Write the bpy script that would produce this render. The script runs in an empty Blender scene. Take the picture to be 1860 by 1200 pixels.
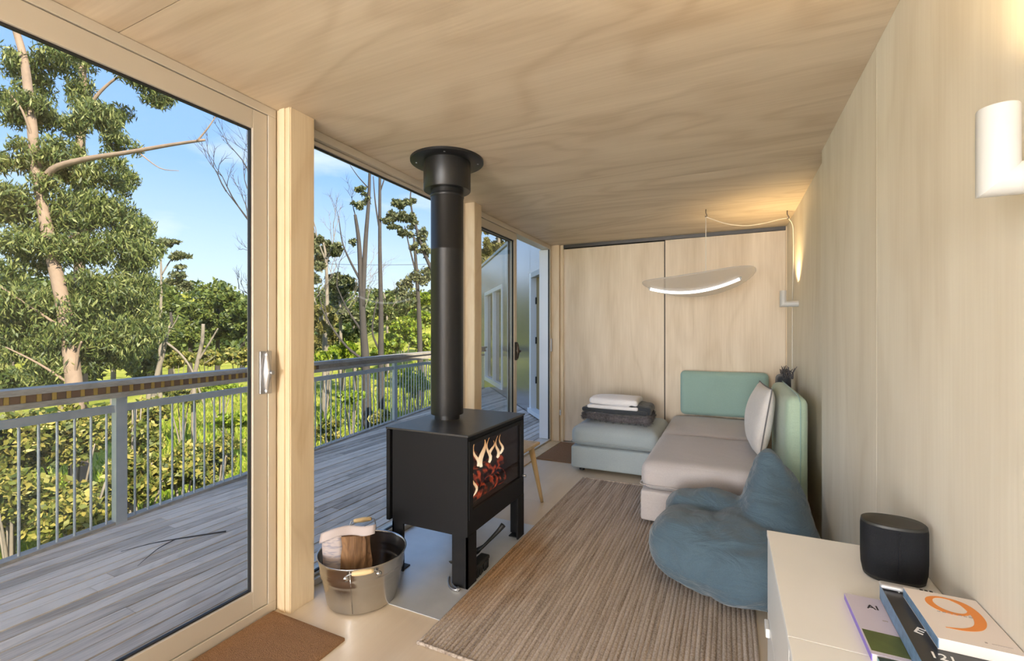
import bpy, bmesh, math, random
import numpy as np
from mathutils import Vector, Matrix

# ------------------------------------------------------------------ camera, sky, sun, lights
scene = bpy.context.scene
COL = scene.collection
F = 826.7                                   # focal length in pixels of the 1860 x 1200 frame
YAW = math.atan(392 / F)
CAMZ = 1.331
SN, CS = math.sin(YAW), math.cos(YAW)
cd = bpy.data.cameras.new('camera'); cam = bpy.data.objects.new('camera', cd); COL.objects.link(cam)
cd.sensor_width = 36.0; cd.lens = F / 1860 * 36; cd.shift_y = 4 / 1860
cd.clip_start = 0.02; cd.clip_end = 800
cam.location = (0, 0, CAMZ); cam.rotation_euler = (math.pi / 2, 0, YAW)
scene.camera = cam
vs = scene.view_settings
vs.view_transform = 'Standard'; vs.look = 'None'; vs.gamma = 1; vs.use_curve_mapping = False
vs.exposure = 0.35

w = bpy.data.worlds.new('sky'); scene.world = w; w.use_nodes = True
nt = w.node_tree; nt.nodes.clear()
def wn(t, **k):
    n = nt.nodes.new(t)
    for a, b in k.items(): setattr(n, a, b)
    return n
tc = wn('ShaderNodeTexCoord'); sep = wn('ShaderNodeSeparateXYZ'); nt.links.new(tc.outputs['Generated'], sep.inputs[0])
rp = wn('ShaderNodeValToRGB'); nt.links.new(sep.outputs['Z'], rp.inputs[0])
cr = rp.color_ramp
cr.elements[0].position = 0.0; cr.elements[0].color = (.80, .87, .95, 1)
cr.elements[1].position = 1.0; cr.elements[1].color = (.22, .38, .74, 1)
e = cr.elements.new(.12); e.color = (.60, .77, .97, 1)
e = cr.elements.new(.30); e.color = (.31, .53, .93, 1)
e = cr.elements.new(.55); e.color = (.24, .44, .85, 1)
mpn = wn('ShaderNodeMapping'); mpn.inputs['Scale'].default_value = (1.2, 1.2, 3.5)
nt.links.new(tc.outputs['Generated'], mpn.inputs[0])
nz = wn('ShaderNodeTexNoise'); nz.inputs['Scale'].default_value = 2.4; nz.inputs['Detail'].default_value = 7
nt.links.new(mpn.outputs[0], nz.inputs['Vector'])
r2 = wn('ShaderNodeValToRGB'); r2.color_ramp.elements[0].position = .56; r2.color_ramp.elements[1].position = .80
nt.links.new(nz.outputs[0], r2.inputs[0])
mx = wn('ShaderNodeMixRGB'); mx.inputs[2].default_value = (.93, .95, 1, 1)
nt.links.new(r2.outputs[0], mx.inputs[0]); nt.links.new(rp.outputs[0], mx.inputs[1])
bg = wn('ShaderNodeBackground'); bg.inputs[1].default_value = 1.12
nt.links.new(mx.outputs[0], bg.inputs[0])
wo = wn('ShaderNodeOutputWorld'); nt.links.new(bg.outputs[0], wo.inputs[0])

sd = bpy.data.lights.new('sun', 'SUN'); sd.energy = 9.0; sd.angle = .01; sd.color = (1, .90, .70)
so = bpy.data.objects.new('sun', sd); COL.objects.link(so)
so.rotation_euler = Vector((-.75, .35, -.55)).to_track_quat('-Z', 'Y').to_euler()

def area(name, loc, direction, sx, sy, power, color):
    d = bpy.data.lights.new(name, 'AREA'); d.shape = 'RECTANGLE'; d.size = sx; d.size_y = sy
    d.energy = power; d.color = color
    o = bpy.data.objects.new(name, d); COL.objects.link(o); o.location = loc
    o.rotation_euler = Vector(direction).to_track_quat('-Z', 'Z').to_euler()
    return o
# fill lights added behind the camera to brighten the room, at unseen windows
area('fill_light_side', (-1.90, -3.4, 1.2), (1, 0, 0), 6.4, 1.95, 760, (.985, .99, 1))
area('fill_light_end', (-.7, -6.93, 1.25), (0, 1, 0), 2.0, 1.9, 330, (.985, .99, 1))

# ------------------------------------------------------------------ helpers
rnd = random.Random(7)
def at(px, py, t):
    u = (px - 930) / F; v = (604 - py) / F
    return Vector((t * (-SN + u * CS), t * (CS + u * SN), CAMZ + t * v))
def base_of(p):
    v = Vector((0, 0, 0))
    while p is not None:
        v += p.location; p = p.parent
    return v
def mk(name, verts, faces, mat, parent=None, smooth=False):
    b = base_of(parent)
    me = bpy.data.meshes.new(name)
    va = np.asarray(verts, dtype=np.float64).reshape(-1, 3) - np.array(b)
    me.from_pydata(va.tolist(), [], faces); me.update()
    if mat is not None: me.materials.append(mat)
    if smooth:
        me.polygons.foreach_set('use_smooth', [True] * len(me.polygons))
    o = bpy.data.objects.new(name, me); COL.objects.link(o)
    o.parent = parent
    return o
def tag(o, label=None, cat=None, group=None, kind=None):
    if label: o['label'] = label
    if cat: o['category'] = cat
    if group: o['group'] = group
    if kind: o['kind'] = kind
    return o
def thing(name, loc, label, cat, group=None):
    o = bpy.data.objects.new(name, None); COL.objects.link(o); o.location = loc
    o.empty_display_size = .05
    return tag(o, label, cat, group)
def struct(o): o['kind'] = 'structure'; return o
def sroot(name, loc=(0, 0, 0)):
    o = bpy.data.objects.new(name, None); COL.objects.link(o); o.location = loc; o['kind'] = 'structure'; return o
BOXF = [(0, 3, 2, 1), (4, 5, 6, 7), (0, 1, 5, 4), (1, 2, 6, 5), (2, 3, 7, 6), (3, 0, 4, 7)]
def boxv(x0, x1, y0, y1, z0, z1):
    return [(x0, y0, z0), (x1, y0, z0), (x1, y1, z0), (x0, y1, z0), (x0, y0, z1), (x1, y0, z1), (x1, y1, z1), (x0, y1, z1)]
def merge(parts):
    V, Fs = [], []
    for v, f in parts:
        o = len(V); V += [tuple(q) for q in v]; Fs += [tuple(i + o for i in q) for q in f]
    return V, Fs
def box(name, x0, x1, y0, y1, z0, z1, mat, parent=None, bev=0.0, seg=2):
    o = mk(name, boxv(x0, x1, y0, y1, z0, z1), BOXF, mat, parent)
    if bev > 0:
        bm = bmesh.new(); bm.from_mesh(o.data)
        bmesh.ops.bevel(bm, geom=bm.edges[:], offset=bev, segments=seg, affect='EDGES', profile=.5)
        bm.to_mesh(o.data); bm.free()
        o.data.polygons.foreach_set('use_smooth', [True] * len(o.data.polygons))
        m = o.modifiers.new('normals', 'WEIGHTED_NORMAL')
    return o
def boxes(name, L, mat, parent=None):
    V, Fs = merge([(boxv(*b), BOXF) for b in L]); return mk(name, V, Fs, mat, parent)
def tube_geo(pts, rad, n=10, cap=True):
    pts = [Vector(p) for p in pts]; m = len(pts)
    if not hasattr(rad, '__len__'): rad = [rad] * m
    V, Fs = [], []; up = None
    for i, p in enumerate(pts):
        d = (pts[min(i + 1, m - 1)] - pts[max(i - 1, 0)])
        d = d.normalized() if d.length > 1e-9 else Vector((0, 0, 1))
        if up is None:
            up = Vector((0, 0, 1)) if abs(d.z) < .9 else Vector((1, 0, 0))
        a = d.cross(up)
        if a.length < 1e-4: a = d.cross(Vector((0, 1, 0)))
        a.normalize(); b = a.cross(d).normalized(); up = b
        for k in range(n):
            t = 2 * math.pi * k / n
            V.append(tuple(p + rad[i] * (math.cos(t) * a + math.sin(t) * b)))
    for i in range(m - 1):
        for k in range(n):
            k2 = (k + 1) % n
            Fs.append((i * n + k, i * n + k2, (i + 1) * n + k2, (i + 1) * n + k))
    if cap:
        Fs.append(tuple(reversed(range(n)))); Fs.append(tuple((m - 1) * n + k for k in range(n)))
    return V, Fs
def tube(name, pts, rad, mat, parent=None, n=10):
    v, f = tube_geo(pts, rad, n); return mk(name, v, f, mat, parent, True)
def lathe_geo(cx, cy, prof, n=40, sx=1, sy=1, closed=False):
    V, Fs = [], []
    for r, z in prof:
        for k in range(n):
            t = 2 * math.pi * k / n
            V.append((cx + r * sx * math.cos(t), cy + r * sy * math.sin(t), z))
    m = len(prof)
    for i in range(m - 1):
        for k in range(n):
            k2 = (k + 1) % n
            Fs.append((i * n + k, i * n + k2, (i + 1) * n + k2, (i + 1) * n + k))
    if not closed:
        if prof[0][0] > 0: Fs.append(tuple(reversed(range(n))))
        if prof[-1][0] > 0: Fs.append(tuple((m - 1) * n + k for k in range(n)))
    return V, Fs
def lathe(name, cx, cy, prof, mat, parent=None, n=40, sx=1, sy=1, closed=False, sharp=True):
    v, f = lathe_geo(cx, cy, prof, n, sx, sy, closed); o = mk(name, v, f, mat, parent, True)
    if sharp:
        m = o.modifiers.new('edges', 'EDGE_SPLIT'); m.split_angle = math.radians(40)
    return o
def catmull(P, n=6):
    P = [Vector(p) for p in P]; out = []
    for i in range(len(P) - 1):
        p0 = P[max(i - 1, 0)]; p1 = P[i]; p2 = P[i + 1]; p3 = P[min(i + 2, len(P) - 1)]
        for k in range(n):
            t = k / n
            out.append(.5 * ((2 * p1) + (p2 - p0) * t + (2 * p0 - 5 * p1 + 4 * p2 - p3) * t * t + (3 * p1 - p0 - 3 * p2 + p3) * t ** 3))
    out.append(P[-1]); return out
_rc = {}
def rcube(n):
    """unit subdivided cube surface, n segments, returns verts (-1..1) and faces"""
    if n in _rc: return _rc[n]
    idx = {}; V = []; Fs = []
    def vid(p):
        k = tuple(round(c, 5) for c in p)
        if k not in idx: idx[k] = len(V); V.append(p)
        return idx[k]
    s = [math.sin(math.pi / 2 * (-1 + 2 * i / n)) for i in range(n + 1)]
    for ax in range(3):
        for sg in (-1, 1):
            for i in range(n):
                for j in range(n):
                    q = []
                    for (a, b) in ((s[i], s[j]), (s[i + 1], s[j]), (s[i + 1], s[j + 1]), (s[i], s[j + 1])):
                        p = [0, 0, 0]; p[ax] = sg; p[(ax + 1) % 3] = a; p[(ax + 2) % 3] = b; q.append(vid(tuple(p)))
                    Fs.append(tuple(q) if sg > 0 else tuple(reversed(q)))
    _rc[n] = (np.array(V), Fs); return _rc[n]
def soft(name, c, h, r, mat, parent=None, n=18, puff=(0, 0, 0), wob=0, seed=0, rot=None, freq=5, pinch=0):
    """a rounded upholstered block: centre c, half sizes h, edge radius r; puff bulges each face"""
    P, Fs = rcube(n); h = np.array(h, float); Q = P * h
    r_ = min(r, h.min() * .999)
    inner = np.clip(Q, -(h - r_), h - r_); d = Q - inner; L = np.linalg.norm(d, axis=1, keepdims=True); L[L < 1e-9] = 1
    Q = inner + d / L * r_
    for ax in range(3):
        o = [a for a in range(3) if a != ax]
        k = np.clip(1 - P[:, o[0]] ** 2, 0, 1) * np.clip(1 - P[:, o[1]] ** 2, 0, 1)
        Q[:, ax] += np.sign(P[:, ax]) * (np.abs(P[:, ax]) > .6) * k * puff[ax]
    if pinch:
        k = 1 - pinch * (np.abs(P[:, 0]) ** 2) * (np.abs(P[:, 2]) ** 2)
        Q[:, 1] *= k
    if wob:
        rs = np.random.RandomState(seed); 
        for _ in range(5):
            kv = rs.normal(size=3) * freq; ph = rs.uniform(0, 6.28); dv = rs.normal(size=3)
            Q += wob / 3 * np.sin(Q @ kv + ph)[:, None] * dv[None, :]
    if rot is not None:
        M = np.array(rot.to_matrix() if hasattr(rot, 'to_matrix') else rot); Q = Q @ M.T
    Q = Q + np.array(c)
    return mk(name, Q.tolist(), Fs, mat, parent, True)

# ------------------------------------------------------------------ materials
def new_mat(name):
    m = bpy.data.materials.new(name); m.use_nodes = True
    t = m.node_tree; b = t.nodes['Principled BSDF']; return m, t, b
def N(t, typ, **k):
    n = t.nodes.new(typ)
    for a, b in k.items(): setattr(n, a, b)
    return n
def plain(name, col, rough=.5, metal=0, bump=0, bscale=50, var=0, vscale=6, spec=None):
    m, t, b = new_mat(name); b.inputs['Roughness'].default_value = rough; b.inputs['Metallic'].default_value = metal
    if spec is not None: b.inputs['Specular IOR Level'].default_value = spec
    b.inputs['Base Color'].default_value = (*col, 1)
    tc = N(t, 'ShaderNodeTexCoord')
    nz = N(t, 'ShaderNodeTexNoise'); nz.inputs['Scale'].default_value = vscale; nz.inputs['Detail'].default_value = 5
    t.links.new(tc.outputs['Object'], nz.inputs['Vector'])
    mxn = N(t, 'ShaderNodeMixRGB'); v = max(var, .03)
    mxn.inputs[1].default_value = (*[c * (1 - v) for c in col], 1); mxn.inputs[2].default_value = (*[min(1, c * (1 + v)) for c in col], 1)
    t.links.new(nz.outputs[0], mxn.inputs[0]); t.links.new(mxn.outputs[0], b.inputs['Base Color'])
    if bump:
        n2 = N(t, 'ShaderNodeTexNoise'); n2.inputs['Scale'].default_value = bscale; n2.inputs['Detail'].default_value = 3
        t.links.new(tc.outputs['Object'], n2.inputs['Vector'])
        bp = N(t, 'ShaderNodeBump'); bp.inputs['Strength'].default_value = bump; bp.inputs['Distance'].default_value = .01
        t.links.new(n2.outputs[0], bp.inputs['Height']); t.links.new(bp.outputs[0], b.inputs['Normal'])
    return m
def wood(name, light, dark, axis, figure=1.0, fine=1.0, rough=.45, scale=1.0, rand=0.0, lines=26, knots=0.0, spec=.4):
    """plywood or timber: stretched noise grain along an axis (0, 1, 2) with contour figure lines"""
    m, t, b = new_mat(name); b.inputs['Roughness'].default_value = rough; b.inputs['Specular IOR Level'].default_value = spec
    tc = N(t, 'ShaderNodeTexCoord'); oi = N(t, 'ShaderNodeObjectInfo')
    off = N(t, 'ShaderNodeVectorMath', operation='SCALE'); off.inputs[0].default_value = (31, 17, 23)
    t.links.new(oi.outputs['Random'], off.inputs['Scale'])
    add = N(t, 'ShaderNodeVectorMath', operation='ADD'); t.links.new(tc.outputs['Object'], add.inputs[0]); t.links.new(off.outputs[0], add.inputs[1])
    def mapped(s_along, s_across):
        mp = N(t, 'ShaderNodeMapping'); sc = [s_across * scale] * 3; sc[axis] = s_along * scale
        mp.inputs['Scale'].default_value = sc; t.links.new(add.outputs[0], mp.inputs[0]); return mp
    a = mapped(.45, 1.6); n1 = N(t, 'ShaderNodeTexNoise'); n1.inputs['Scale'].default_value = 1.3; n1.inputs['Detail'].default_value = 2.5; n1.inputs['Distortion'].default_value = .6
    t.links.new(a.outputs[0], n1.inputs['Vector'])
    mul = N(t, 'ShaderNodeMath', operation='MULTIPLY'); mul.inputs[1].default_value = lines * 6.283; t.links.new(n1.outputs[0], mul.inputs[0])
    sn = N(t, 'ShaderNodeMath', operation='SINE'); t.links.new(mul.outputs[0], sn.inputs[0])
    mr = N(t, 'ShaderNodeMapRange'); mr.inputs[1].default_value = -1; mr.inputs[2].default_value = 1; t.links.new(sn.outputs[0], mr.inputs[0])
    pw = N(t, 'ShaderNodeMath', operation='POWER'); pw.inputs[1].default_value = 3; t.links.new(mr.outputs[0], pw.inputs[0])
    f = mapped(2.2, 60); n2 = N(t, 'ShaderNodeTexNoise'); n2.inputs['Scale'].default_value = 1.5; n2.inputs['Detail'].default_value = 4
    t.links.new(f.outputs[0], n2.inputs['Vector'])
    g = mapped(.5, 3.5); n3 = N(t, 'ShaderNodeTexNoise'); n3.inputs['Scale'].default_value = 1.6; n3.inputs['Detail'].default_value = 5
    t.links.new(g.outputs[0], n3.inputs['Vector'])
    # sum of the three
    s1 = N(t, 'ShaderNodeMath', operation='MULTIPLY'); s1.inputs[1].default_value = .30 * figure; t.links.new(pw.outputs[0], s1.inputs[0])
    s2 = N(t, 'ShaderNodeMath', operation='MULTIPLY_ADD'); s2.inputs[1].default_value = .7 * fine; t.links.new(n2.outputs[0], s2.inputs[0]); t.links.new(s1.outputs[0], s2.inputs[2])
    s3 = N(t, 'ShaderNodeMath', operation='MULTIPLY_ADD'); s3.inputs[1].default_value = 1.3; t.links.new(n3.outputs[0], s3.inputs[0]); t.links.new(s2.outputs[0], s3.inputs[2])
    s4 = N(t, 'ShaderNodeMath', operation='ADD'); s4.inputs[1].default_value = -.62 - .33 * fine; t.links.new(s3.outputs[0], s4.inputs[0])
    if rand:
        s5 = N(t, 'ShaderNodeMath', operation='MULTIPLY_ADD'); s5.inputs[1].default_value = rand; t.links.new(oi.outputs['Random'], s5.inputs[0]); t.links.new(s4.outputs[0], s5.inputs[2])
        s6 = N(t, 'ShaderNodeMath', operation='ADD'); s6.inputs[1].default_value = -rand / 2; t.links.new(s5.outputs[0], s6.inputs[0]); s4 = s6
    cl = N(t, 'ShaderNodeMath', operation='ADD', use_clamp=True); cl.inputs[1].default_value = .25; t.links.new(s4.outputs[0], cl.inputs[0])
    mixc = N(t, 'ShaderNodeMixRGB'); mixc.inputs[1].default_value = (*light, 1); mixc.inputs[2].default_value = (*dark, 1); t.links.new(cl.outputs[0], mixc.inputs[0])
    last = mixc
    if knots:
        vo = N(t, 'ShaderNodeTexVoronoi'); vo.inputs['Scale'].default_value = 1.6
        kmap = mapped(.5, 1.2); t.links.new(kmap.outputs[0], vo.inputs['Vector'])
        k = N(t, 'ShaderNodeMapRange'); k.inputs[1].default_value = .02; k.inputs[2].default_value = .06; k.inputs[3].default_value = knots; k.inputs[4].default_value = 0
        t.links.new(vo.outputs['Distance'], k.inputs[0])
        kc = N(t, 'ShaderNodeMixRGB'); kc.inputs[2].default_value = (dark[0] * .5, dark[1] * .4, dark[2] * .3, 1)
        t.links.new(k.outputs[0], kc.inputs[0]); t.links.new(mixc.outputs[0], kc.inputs[1]); last = kc
    t.links.new(last.outputs[0], b.inputs['Base Color'])
    bp = N(t, 'ShaderNodeBump'); bp.inputs['Strength'].default_value = .12; bp.inputs['Distance'].default_value = .003
    t.links.new(n2.outputs[0], bp.inputs['Height']); t.links.new(bp.outputs[0], b.inputs['Normal'])
    return m
def fabric(name, col, rough=.95, weave=160, bump=.35, var=.08, fold=0, fscale=6):
    m, t, b = new_mat(name); b.inputs['Roughness'].default_value = rough
    b.inputs['Specular IOR Level'].default_value = .15; b.inputs['Sheen Weight'].default_value = .25
    tc = N(t, 'ShaderNodeTexCoord')
    nz = N(t, 'ShaderNodeTexNoise'); nz.inputs['Scale'].default_value = 4; nz.inputs['Detail'].default_value = 6
    t.links.new(tc.outputs['Object'], nz.inputs['Vector'])
    n4 = N(t, 'ShaderNodeTexNoise'); n4.inputs['Scale'].default_value = weave; t.links.new(tc.outputs['Object'], n4.inputs['Vector'])
    av = N(t, 'ShaderNodeMath', operation='MULTIPLY_ADD'); av.inputs[1].default_value = .5; t.links.new(n4.outputs[0], av.inputs[0])
    hf = N(t, 'ShaderNodeMath', operation='MULTIPLY'); hf.inputs[1].default_value = .5; t.links.new(nz.outputs[0], hf.inputs[0]); t.links.new(hf.outputs[0], av.inputs[2])
    mr = N(t, 'ShaderNodeMapRange'); mr.inputs[1].default_value = .3; mr.inputs[2].default_value = .7; t.links.new(av.outputs[0], mr.inputs[0])
    mxn = N(t, 'ShaderNodeMixRGB'); mxn.inputs[1].default_value = (*[c * (1 - var) for c in col], 1); mxn.inputs[2].default_value = (*[min(1, c * (1 + var)) for c in col], 1)
    t.links.new(mr.outputs[0], mxn.inputs[0]); t.links.new(mxn.outputs[0], b.inputs['Base Color'])
    bp = N(t, 'ShaderNodeBump'); bp.inputs['Strength'].default_value = bump; bp.inputs['Distance'].default_value = .002
    t.links.new(n4.outputs[0], bp.inputs['Height'])
    if fold:
        mp = N(t, 'ShaderNodeMapping'); mp.inputs['Scale'].default_value = (1, 1, 2.6); t.links.new(tc.outputs['Object'], mp.inputs[0])
        n5 = N(t, 'ShaderNodeTexNoise'); n5.inputs['Scale'].default_value = fscale; n5.inputs['Detail'].default_value = 4; n5.inputs['Distortion'].default_value = 1.0
        t.links.new(mp.outputs[0], n5.inputs['Vector'])
        b2 = N(t, 'ShaderNodeBump'); b2.inputs['Strength'].default_value = fold; b2.inputs['Distance'].default_value = .045
        t.links.new(n5.outputs[0], b2.inputs['Height']); t.links.new(bp.outputs[0], b2.inputs['Normal']); t.links.new(b2.outputs[0], b.inputs['Normal'])
    else:
        t.links.new(bp.outputs[0], b.inputs['Normal'])
    return m
def emit(name, col, s):
    m = bpy.data.materials.new(name); m.use_nodes = True; t = m.node_tree; t.nodes.clear()
    e = N(t, 'ShaderNodeEmission'); e.inputs[0].default_value = (*col, 1); e.inputs[1].default_value = s
    o = N(t, 'ShaderNodeOutputMaterial'); t.links.new(e.outputs[0], o.inputs[0]); return m
def pane_glass(name, tint=(1, 1, 1), ior=1.45, rough=0.0):
    m = bpy.data.materials.new(name); m.use_nodes = True; t = m.node_tree; t.nodes.clear()
    tr = N(t, 'ShaderNodeBsdfTransparent'); tr.inputs[0].default_value = (*tint, 1)
    gl = N(t, 'ShaderNodeBsdfGlossy'); gl.inputs['Roughness'].default_value = rough
    lw = N(t, 'ShaderNodeLayerWeight'); lw.inputs[0].default_value = .5
    p5 = N(t, 'ShaderNodeMath', operation='POWER'); p5.inputs[1].default_value = 5; t.links.new(lw.outputs['Facing'], p5.inputs[0])
    f0 = ((ior - 1) / (ior + 1)) ** 2
    fr = N(t, 'ShaderNodeMath', operation='MULTIPLY_ADD'); fr.inputs[1].default_value = 1 - f0; fr.inputs[2].default_value = f0; t.links.new(p5.outputs[0], fr.inputs[0])
    mxs = N(t, 'ShaderNodeMixShader'); t.links.new(fr.outputs[0], mxs.inputs[0]); t.links.new(tr.outputs[0], mxs.inputs[1]); t.links.new(gl.outputs[0], mxs.inputs[2])
    o = N(t, 'ShaderNodeOutputMaterial'); t.links.new(mxs.outputs[0], o.inputs[0]); return m
def leaf_mat(name, cols, trans=.35, rough=.5):
    m = bpy.data.materials.new(name); m.use_nodes = True; t = m.node_tree; t.nodes.clear()
    g = N(t, 'ShaderNodeNewGeometry'); r = N(t, 'ShaderNodeValToRGB'); t.links.new(g.outputs['Random Per Island'], r.inputs[0])
    r.color_ramp.elements[0].color = (*cols[0], 1); r.color_ramp.elements[1].color = (*cols[-1], 1)
    for i, c in enumerate(cols[1:-1]):
        el = r.color_ramp.elements.new((i + 1) / (len(cols) - 1)); el.color = (*c, 1)
    d = N(t, 'ShaderNodeBsdfPrincipled'); d.inputs['Roughness'].default_value = rough; t.links.new(r.outputs[0], d.inputs['Base Color'])
    tl = N(t, 'ShaderNodeBsdfTranslucent'); t.links.new(r.outputs[0], tl.inputs[0])
    ms = N(t, 'ShaderNodeMixShader'); ms.inputs[0].default_value = trans; t.links.new(d.outputs[0], ms.inputs[1]); t.links.new(tl.outputs[0], ms.inputs[2])
    o = N(t, 'ShaderNodeOutputMaterial'); t.links.new(ms.outputs[0], o.inputs[0]); return m

PL, PD = (.74, .60, .42), (.50, .36, .21)
M = {}
M['ply_ceiling'] = wood('plywood ceiling', (.70, .595, .455), (.47, .365, .25), 0, figure=1.0, fine=.8, lines=9, knots=.0, rough=.5, scale=.8)
M['ply_wall'] = wood('plywood wall', (.82, .755, .645), (.61, .53, .415), 2, figure=.6, fine=.6, lines=7, rough=.5, scale=.9)
M['ply_door'] = wood('plywood door', (.76, .65, .51), (.54, .43, .295), 2, figure=.6, fine=1.0, lines=7, rough=.5, scale=.9)
M['pine'] = wood('pine post', (.76, .63, .44), (.58, .43, .255), 2, figure=.7, fine=.9, lines=8, rough=.5, scale=1.4)
M['floor'] = wood('floor plywood', (.72, .615, .48), (.58, .46, .33), 1, figure=.5, fine=.5, lines=5, rough=.32, scale=.9, spec=.5)
M['deck'] = wood('weathered decking', (.74, .62, .52), (.30, .235, .185), 1, figure=.7, fine=1.5, lines=10, rough=.65, scale=1.6, rand=.8)
M['rail_timber'] = wood('weathered rail timber', (.44, .40, .36), (.18, .155, .13), 1, figure=.5, fine=1.4, lines=8, rough=.7, scale=2)
M['frame'] = plain('beige aluminium joinery', (.60, .545, .46), .38, .25, var=.03)
M['frame_out'] = plain('grey aluminium joinery', (.40, .43, .46), .35, .5)
M['white_frame'] = plain('pale aluminium jamb', (.78, .81, .85), .35, .1)
M['gasket'] = plain('black rubber gasket', (.012, .012, .014), .6)
M['glass'] = pane_glass('window glass', (.97, .985, .98))
M['handle'] = plain('satin nickel handle', (.40, .40, .41), .36, .85)
M['dark_handle'] = plain('dark bronze handle', (.07, .06, .05), .4, .7)
M['black_steel'] = plain('black painted stove steel', (.012, .012, .0135), .55, .1, spec=.2, bump=.03, bscale=300, var=.08)
M['stove_top'] = plain('stove top plate', (.06, .058, .056), .38, .4, bump=.04, bscale=120, var=.2)
M['flue'] = plain('black flue enamel', (.020, .020, .021), .36, .3, bump=.05, bscale=400)
M['stove_glass'] = pane_glass('stove door glass', (.80, .78, .76), 1.4)
M['brick'] = plain('firebrick', (.05, .042, .038), .9, bump=.3, bscale=60, var=.3)
M['galv'] = plain('galvanised bucket steel', (.52, .52, .52), .22, 1.0, bump=.04, bscale=40, var=.18, vscale=9)
M['hearth'] = plain('hearth zinc plate', (.60, .61, .62), .33, .35, bump=.03, bscale=30, var=.14, vscale=7)
M['zinc'] = plain('galvanised railing steel', (.46, .49, .53), .5, .4, var=.12, vscale=20)
M['coir'] = plain('coir doormat', (.35, .20, .11), 1, bump=1, bscale=260, var=.35, vscale=120, spec=.05)
M['sofa_grey'] = fabric('warm grey sofa fabric', (.46, .425, .42), fold=.10, fscale=5)
M['sofa_blue'] = fabric('pale blue grey sofa fabric', (.34, .39, .41))
M['sage'] = fabric('sage green fabric', (.28, .41, .365), fold=.08)
M['sage_light'] = fabric('pale sage fabric', (.39, .50, .38), fold=.15)
M['pillow'] = fabric('pale grey linen', (.62, .585, .56), fold=.3, fscale=5)
M['piping'] = plain('dark seam piping', (.17, .16, .16), .9)
M['denim'] = fabric('washed blue cotton', (.078, .122, .158), weave=220, bump=.25, var=.16, fold=.75, fscale=4.5)
M['seam'] = plain('bean bag seam', (.06, .10, .13), .9)
M['fur'] = fabric('dark fur throw', (.10, .09, .095), weave=70, bump=1, var=.7)
M['dark_cloth'] = fabric('dark grey cloth', (.045, .05, .058), fold=.5)
M['white_cloth'] = fabric('white cotton', (.78, .76, .77), fold=.25)
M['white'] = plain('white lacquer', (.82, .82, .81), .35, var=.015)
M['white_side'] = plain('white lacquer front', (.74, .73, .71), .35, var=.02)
M['plastic_white'] = plain('white ceramic', (.50, .495, .48), .4, var=.02)
M['speaker'] = plain('black speaker grille', (.005, .006, .009), .6, spec=.25, bump=.4, bscale=700)
M['speaker_top'] = plain('matt black plastic', (.018, .018, .016), .5)
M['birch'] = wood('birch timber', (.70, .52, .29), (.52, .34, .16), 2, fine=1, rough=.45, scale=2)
M['grip'] = plain('turned wood grip', (.72, .55, .30), .5, var=.15)
M['bark'] = wood('split log', (.30, .17, .085), (.10, .05, .028), 2, figure=1, fine=1.8, rough=.85, scale=2.5)
M['paper'] = plain('newsprint', (.50, .44, .44), .9, var=.06)
M['sole_black'] = plain('matt black iron', (.012, .012, .012), .55)
M['cable'] = plain('pale cable', (.70, .66, .58), .5)
M['wire_dark'] = plain('dark hook steel', (.12, .10, .08), .4, .5)
M['track'] = plain('bronze sliding track', (.075, .07, .066), .45, .4)
M['metal_clad'] = plain('brushed metal cladding', (.50, .52, .55), .24, .9, var=.08, vscale=2)
M['room_dark'] = plain('dim interior panel', (.30, .22, .10), .7)
M['bark_pale'] = plain('pale gum bark', (.27, .19, .14), .9, bump=.6, bscale=18, var=.35, vscale=5)
M['bark_dark'] = plain('dark gum bark', (.055, .046, .043), .9, bump=.6, bscale=18, var=.35, vscale=5)
M['bark_grey'] = plain('grey dead wood', (.24, .20, .165), .9, bump=.5, bscale=20, var=.3, vscale=5)

# ------------------------------------------------------------------ the room
XL, XR, XRF, YB, ZC = -1.96, .50, .535, 5.30, 2.40
Y0 = -7.0
fl = sroot('floor', (0, 0, 0))
for i, (a, b) in enumerate(((-7.0, -1.54), (-1.54, .9), (.9, 3.34), (3.34, 5.42))):
    box('panel', XL - .04, .62, a + .0006, b - .0006, -.06, 0, M['floor'], fl)
ce = sroot('ceiling', (0, 0, 0))
for a, b in ((-7.0, -4.015), (-4.015, -1.575), (-1.575, .865), (.865, 3.305), (3.305, 5.45)):
    box('panel', XL - .06, .66, a + .0015, b - .0015, ZC, ZC + .018, M['ply_ceiling'], ce)
box('roof_deck', -2.08, 3.2, -7.4, 5.6, ZC + .018, ZC + .28, M['frame_out'], ce)
box('eave_soffit', -2.20, -2.081, -7.4, 5.5, ZC + .012, ZC + .30, M['white_frame'], ce)
wr = sroot('wall_right', (0, 0, 0))
for a, b in ((-7.0, -2.77), (-2.77, -1.55), (-1.55, -.33), (-.33, .89), (.89, 2.11), (2.11, 3.20)):
    box('panel', XR, XR + .10, a + .0012, b - .0012, 0, ZC - .001, M['ply_wall'], wr)
box('panel', XRF, XRF + .07, 3.20, 5.42, 0, ZC - .001, M['ply_wall'], wr)
box('backing', .62, .74, -7.1, 5.55, -.06, ZC, M['frame_out'], wr)
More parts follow.
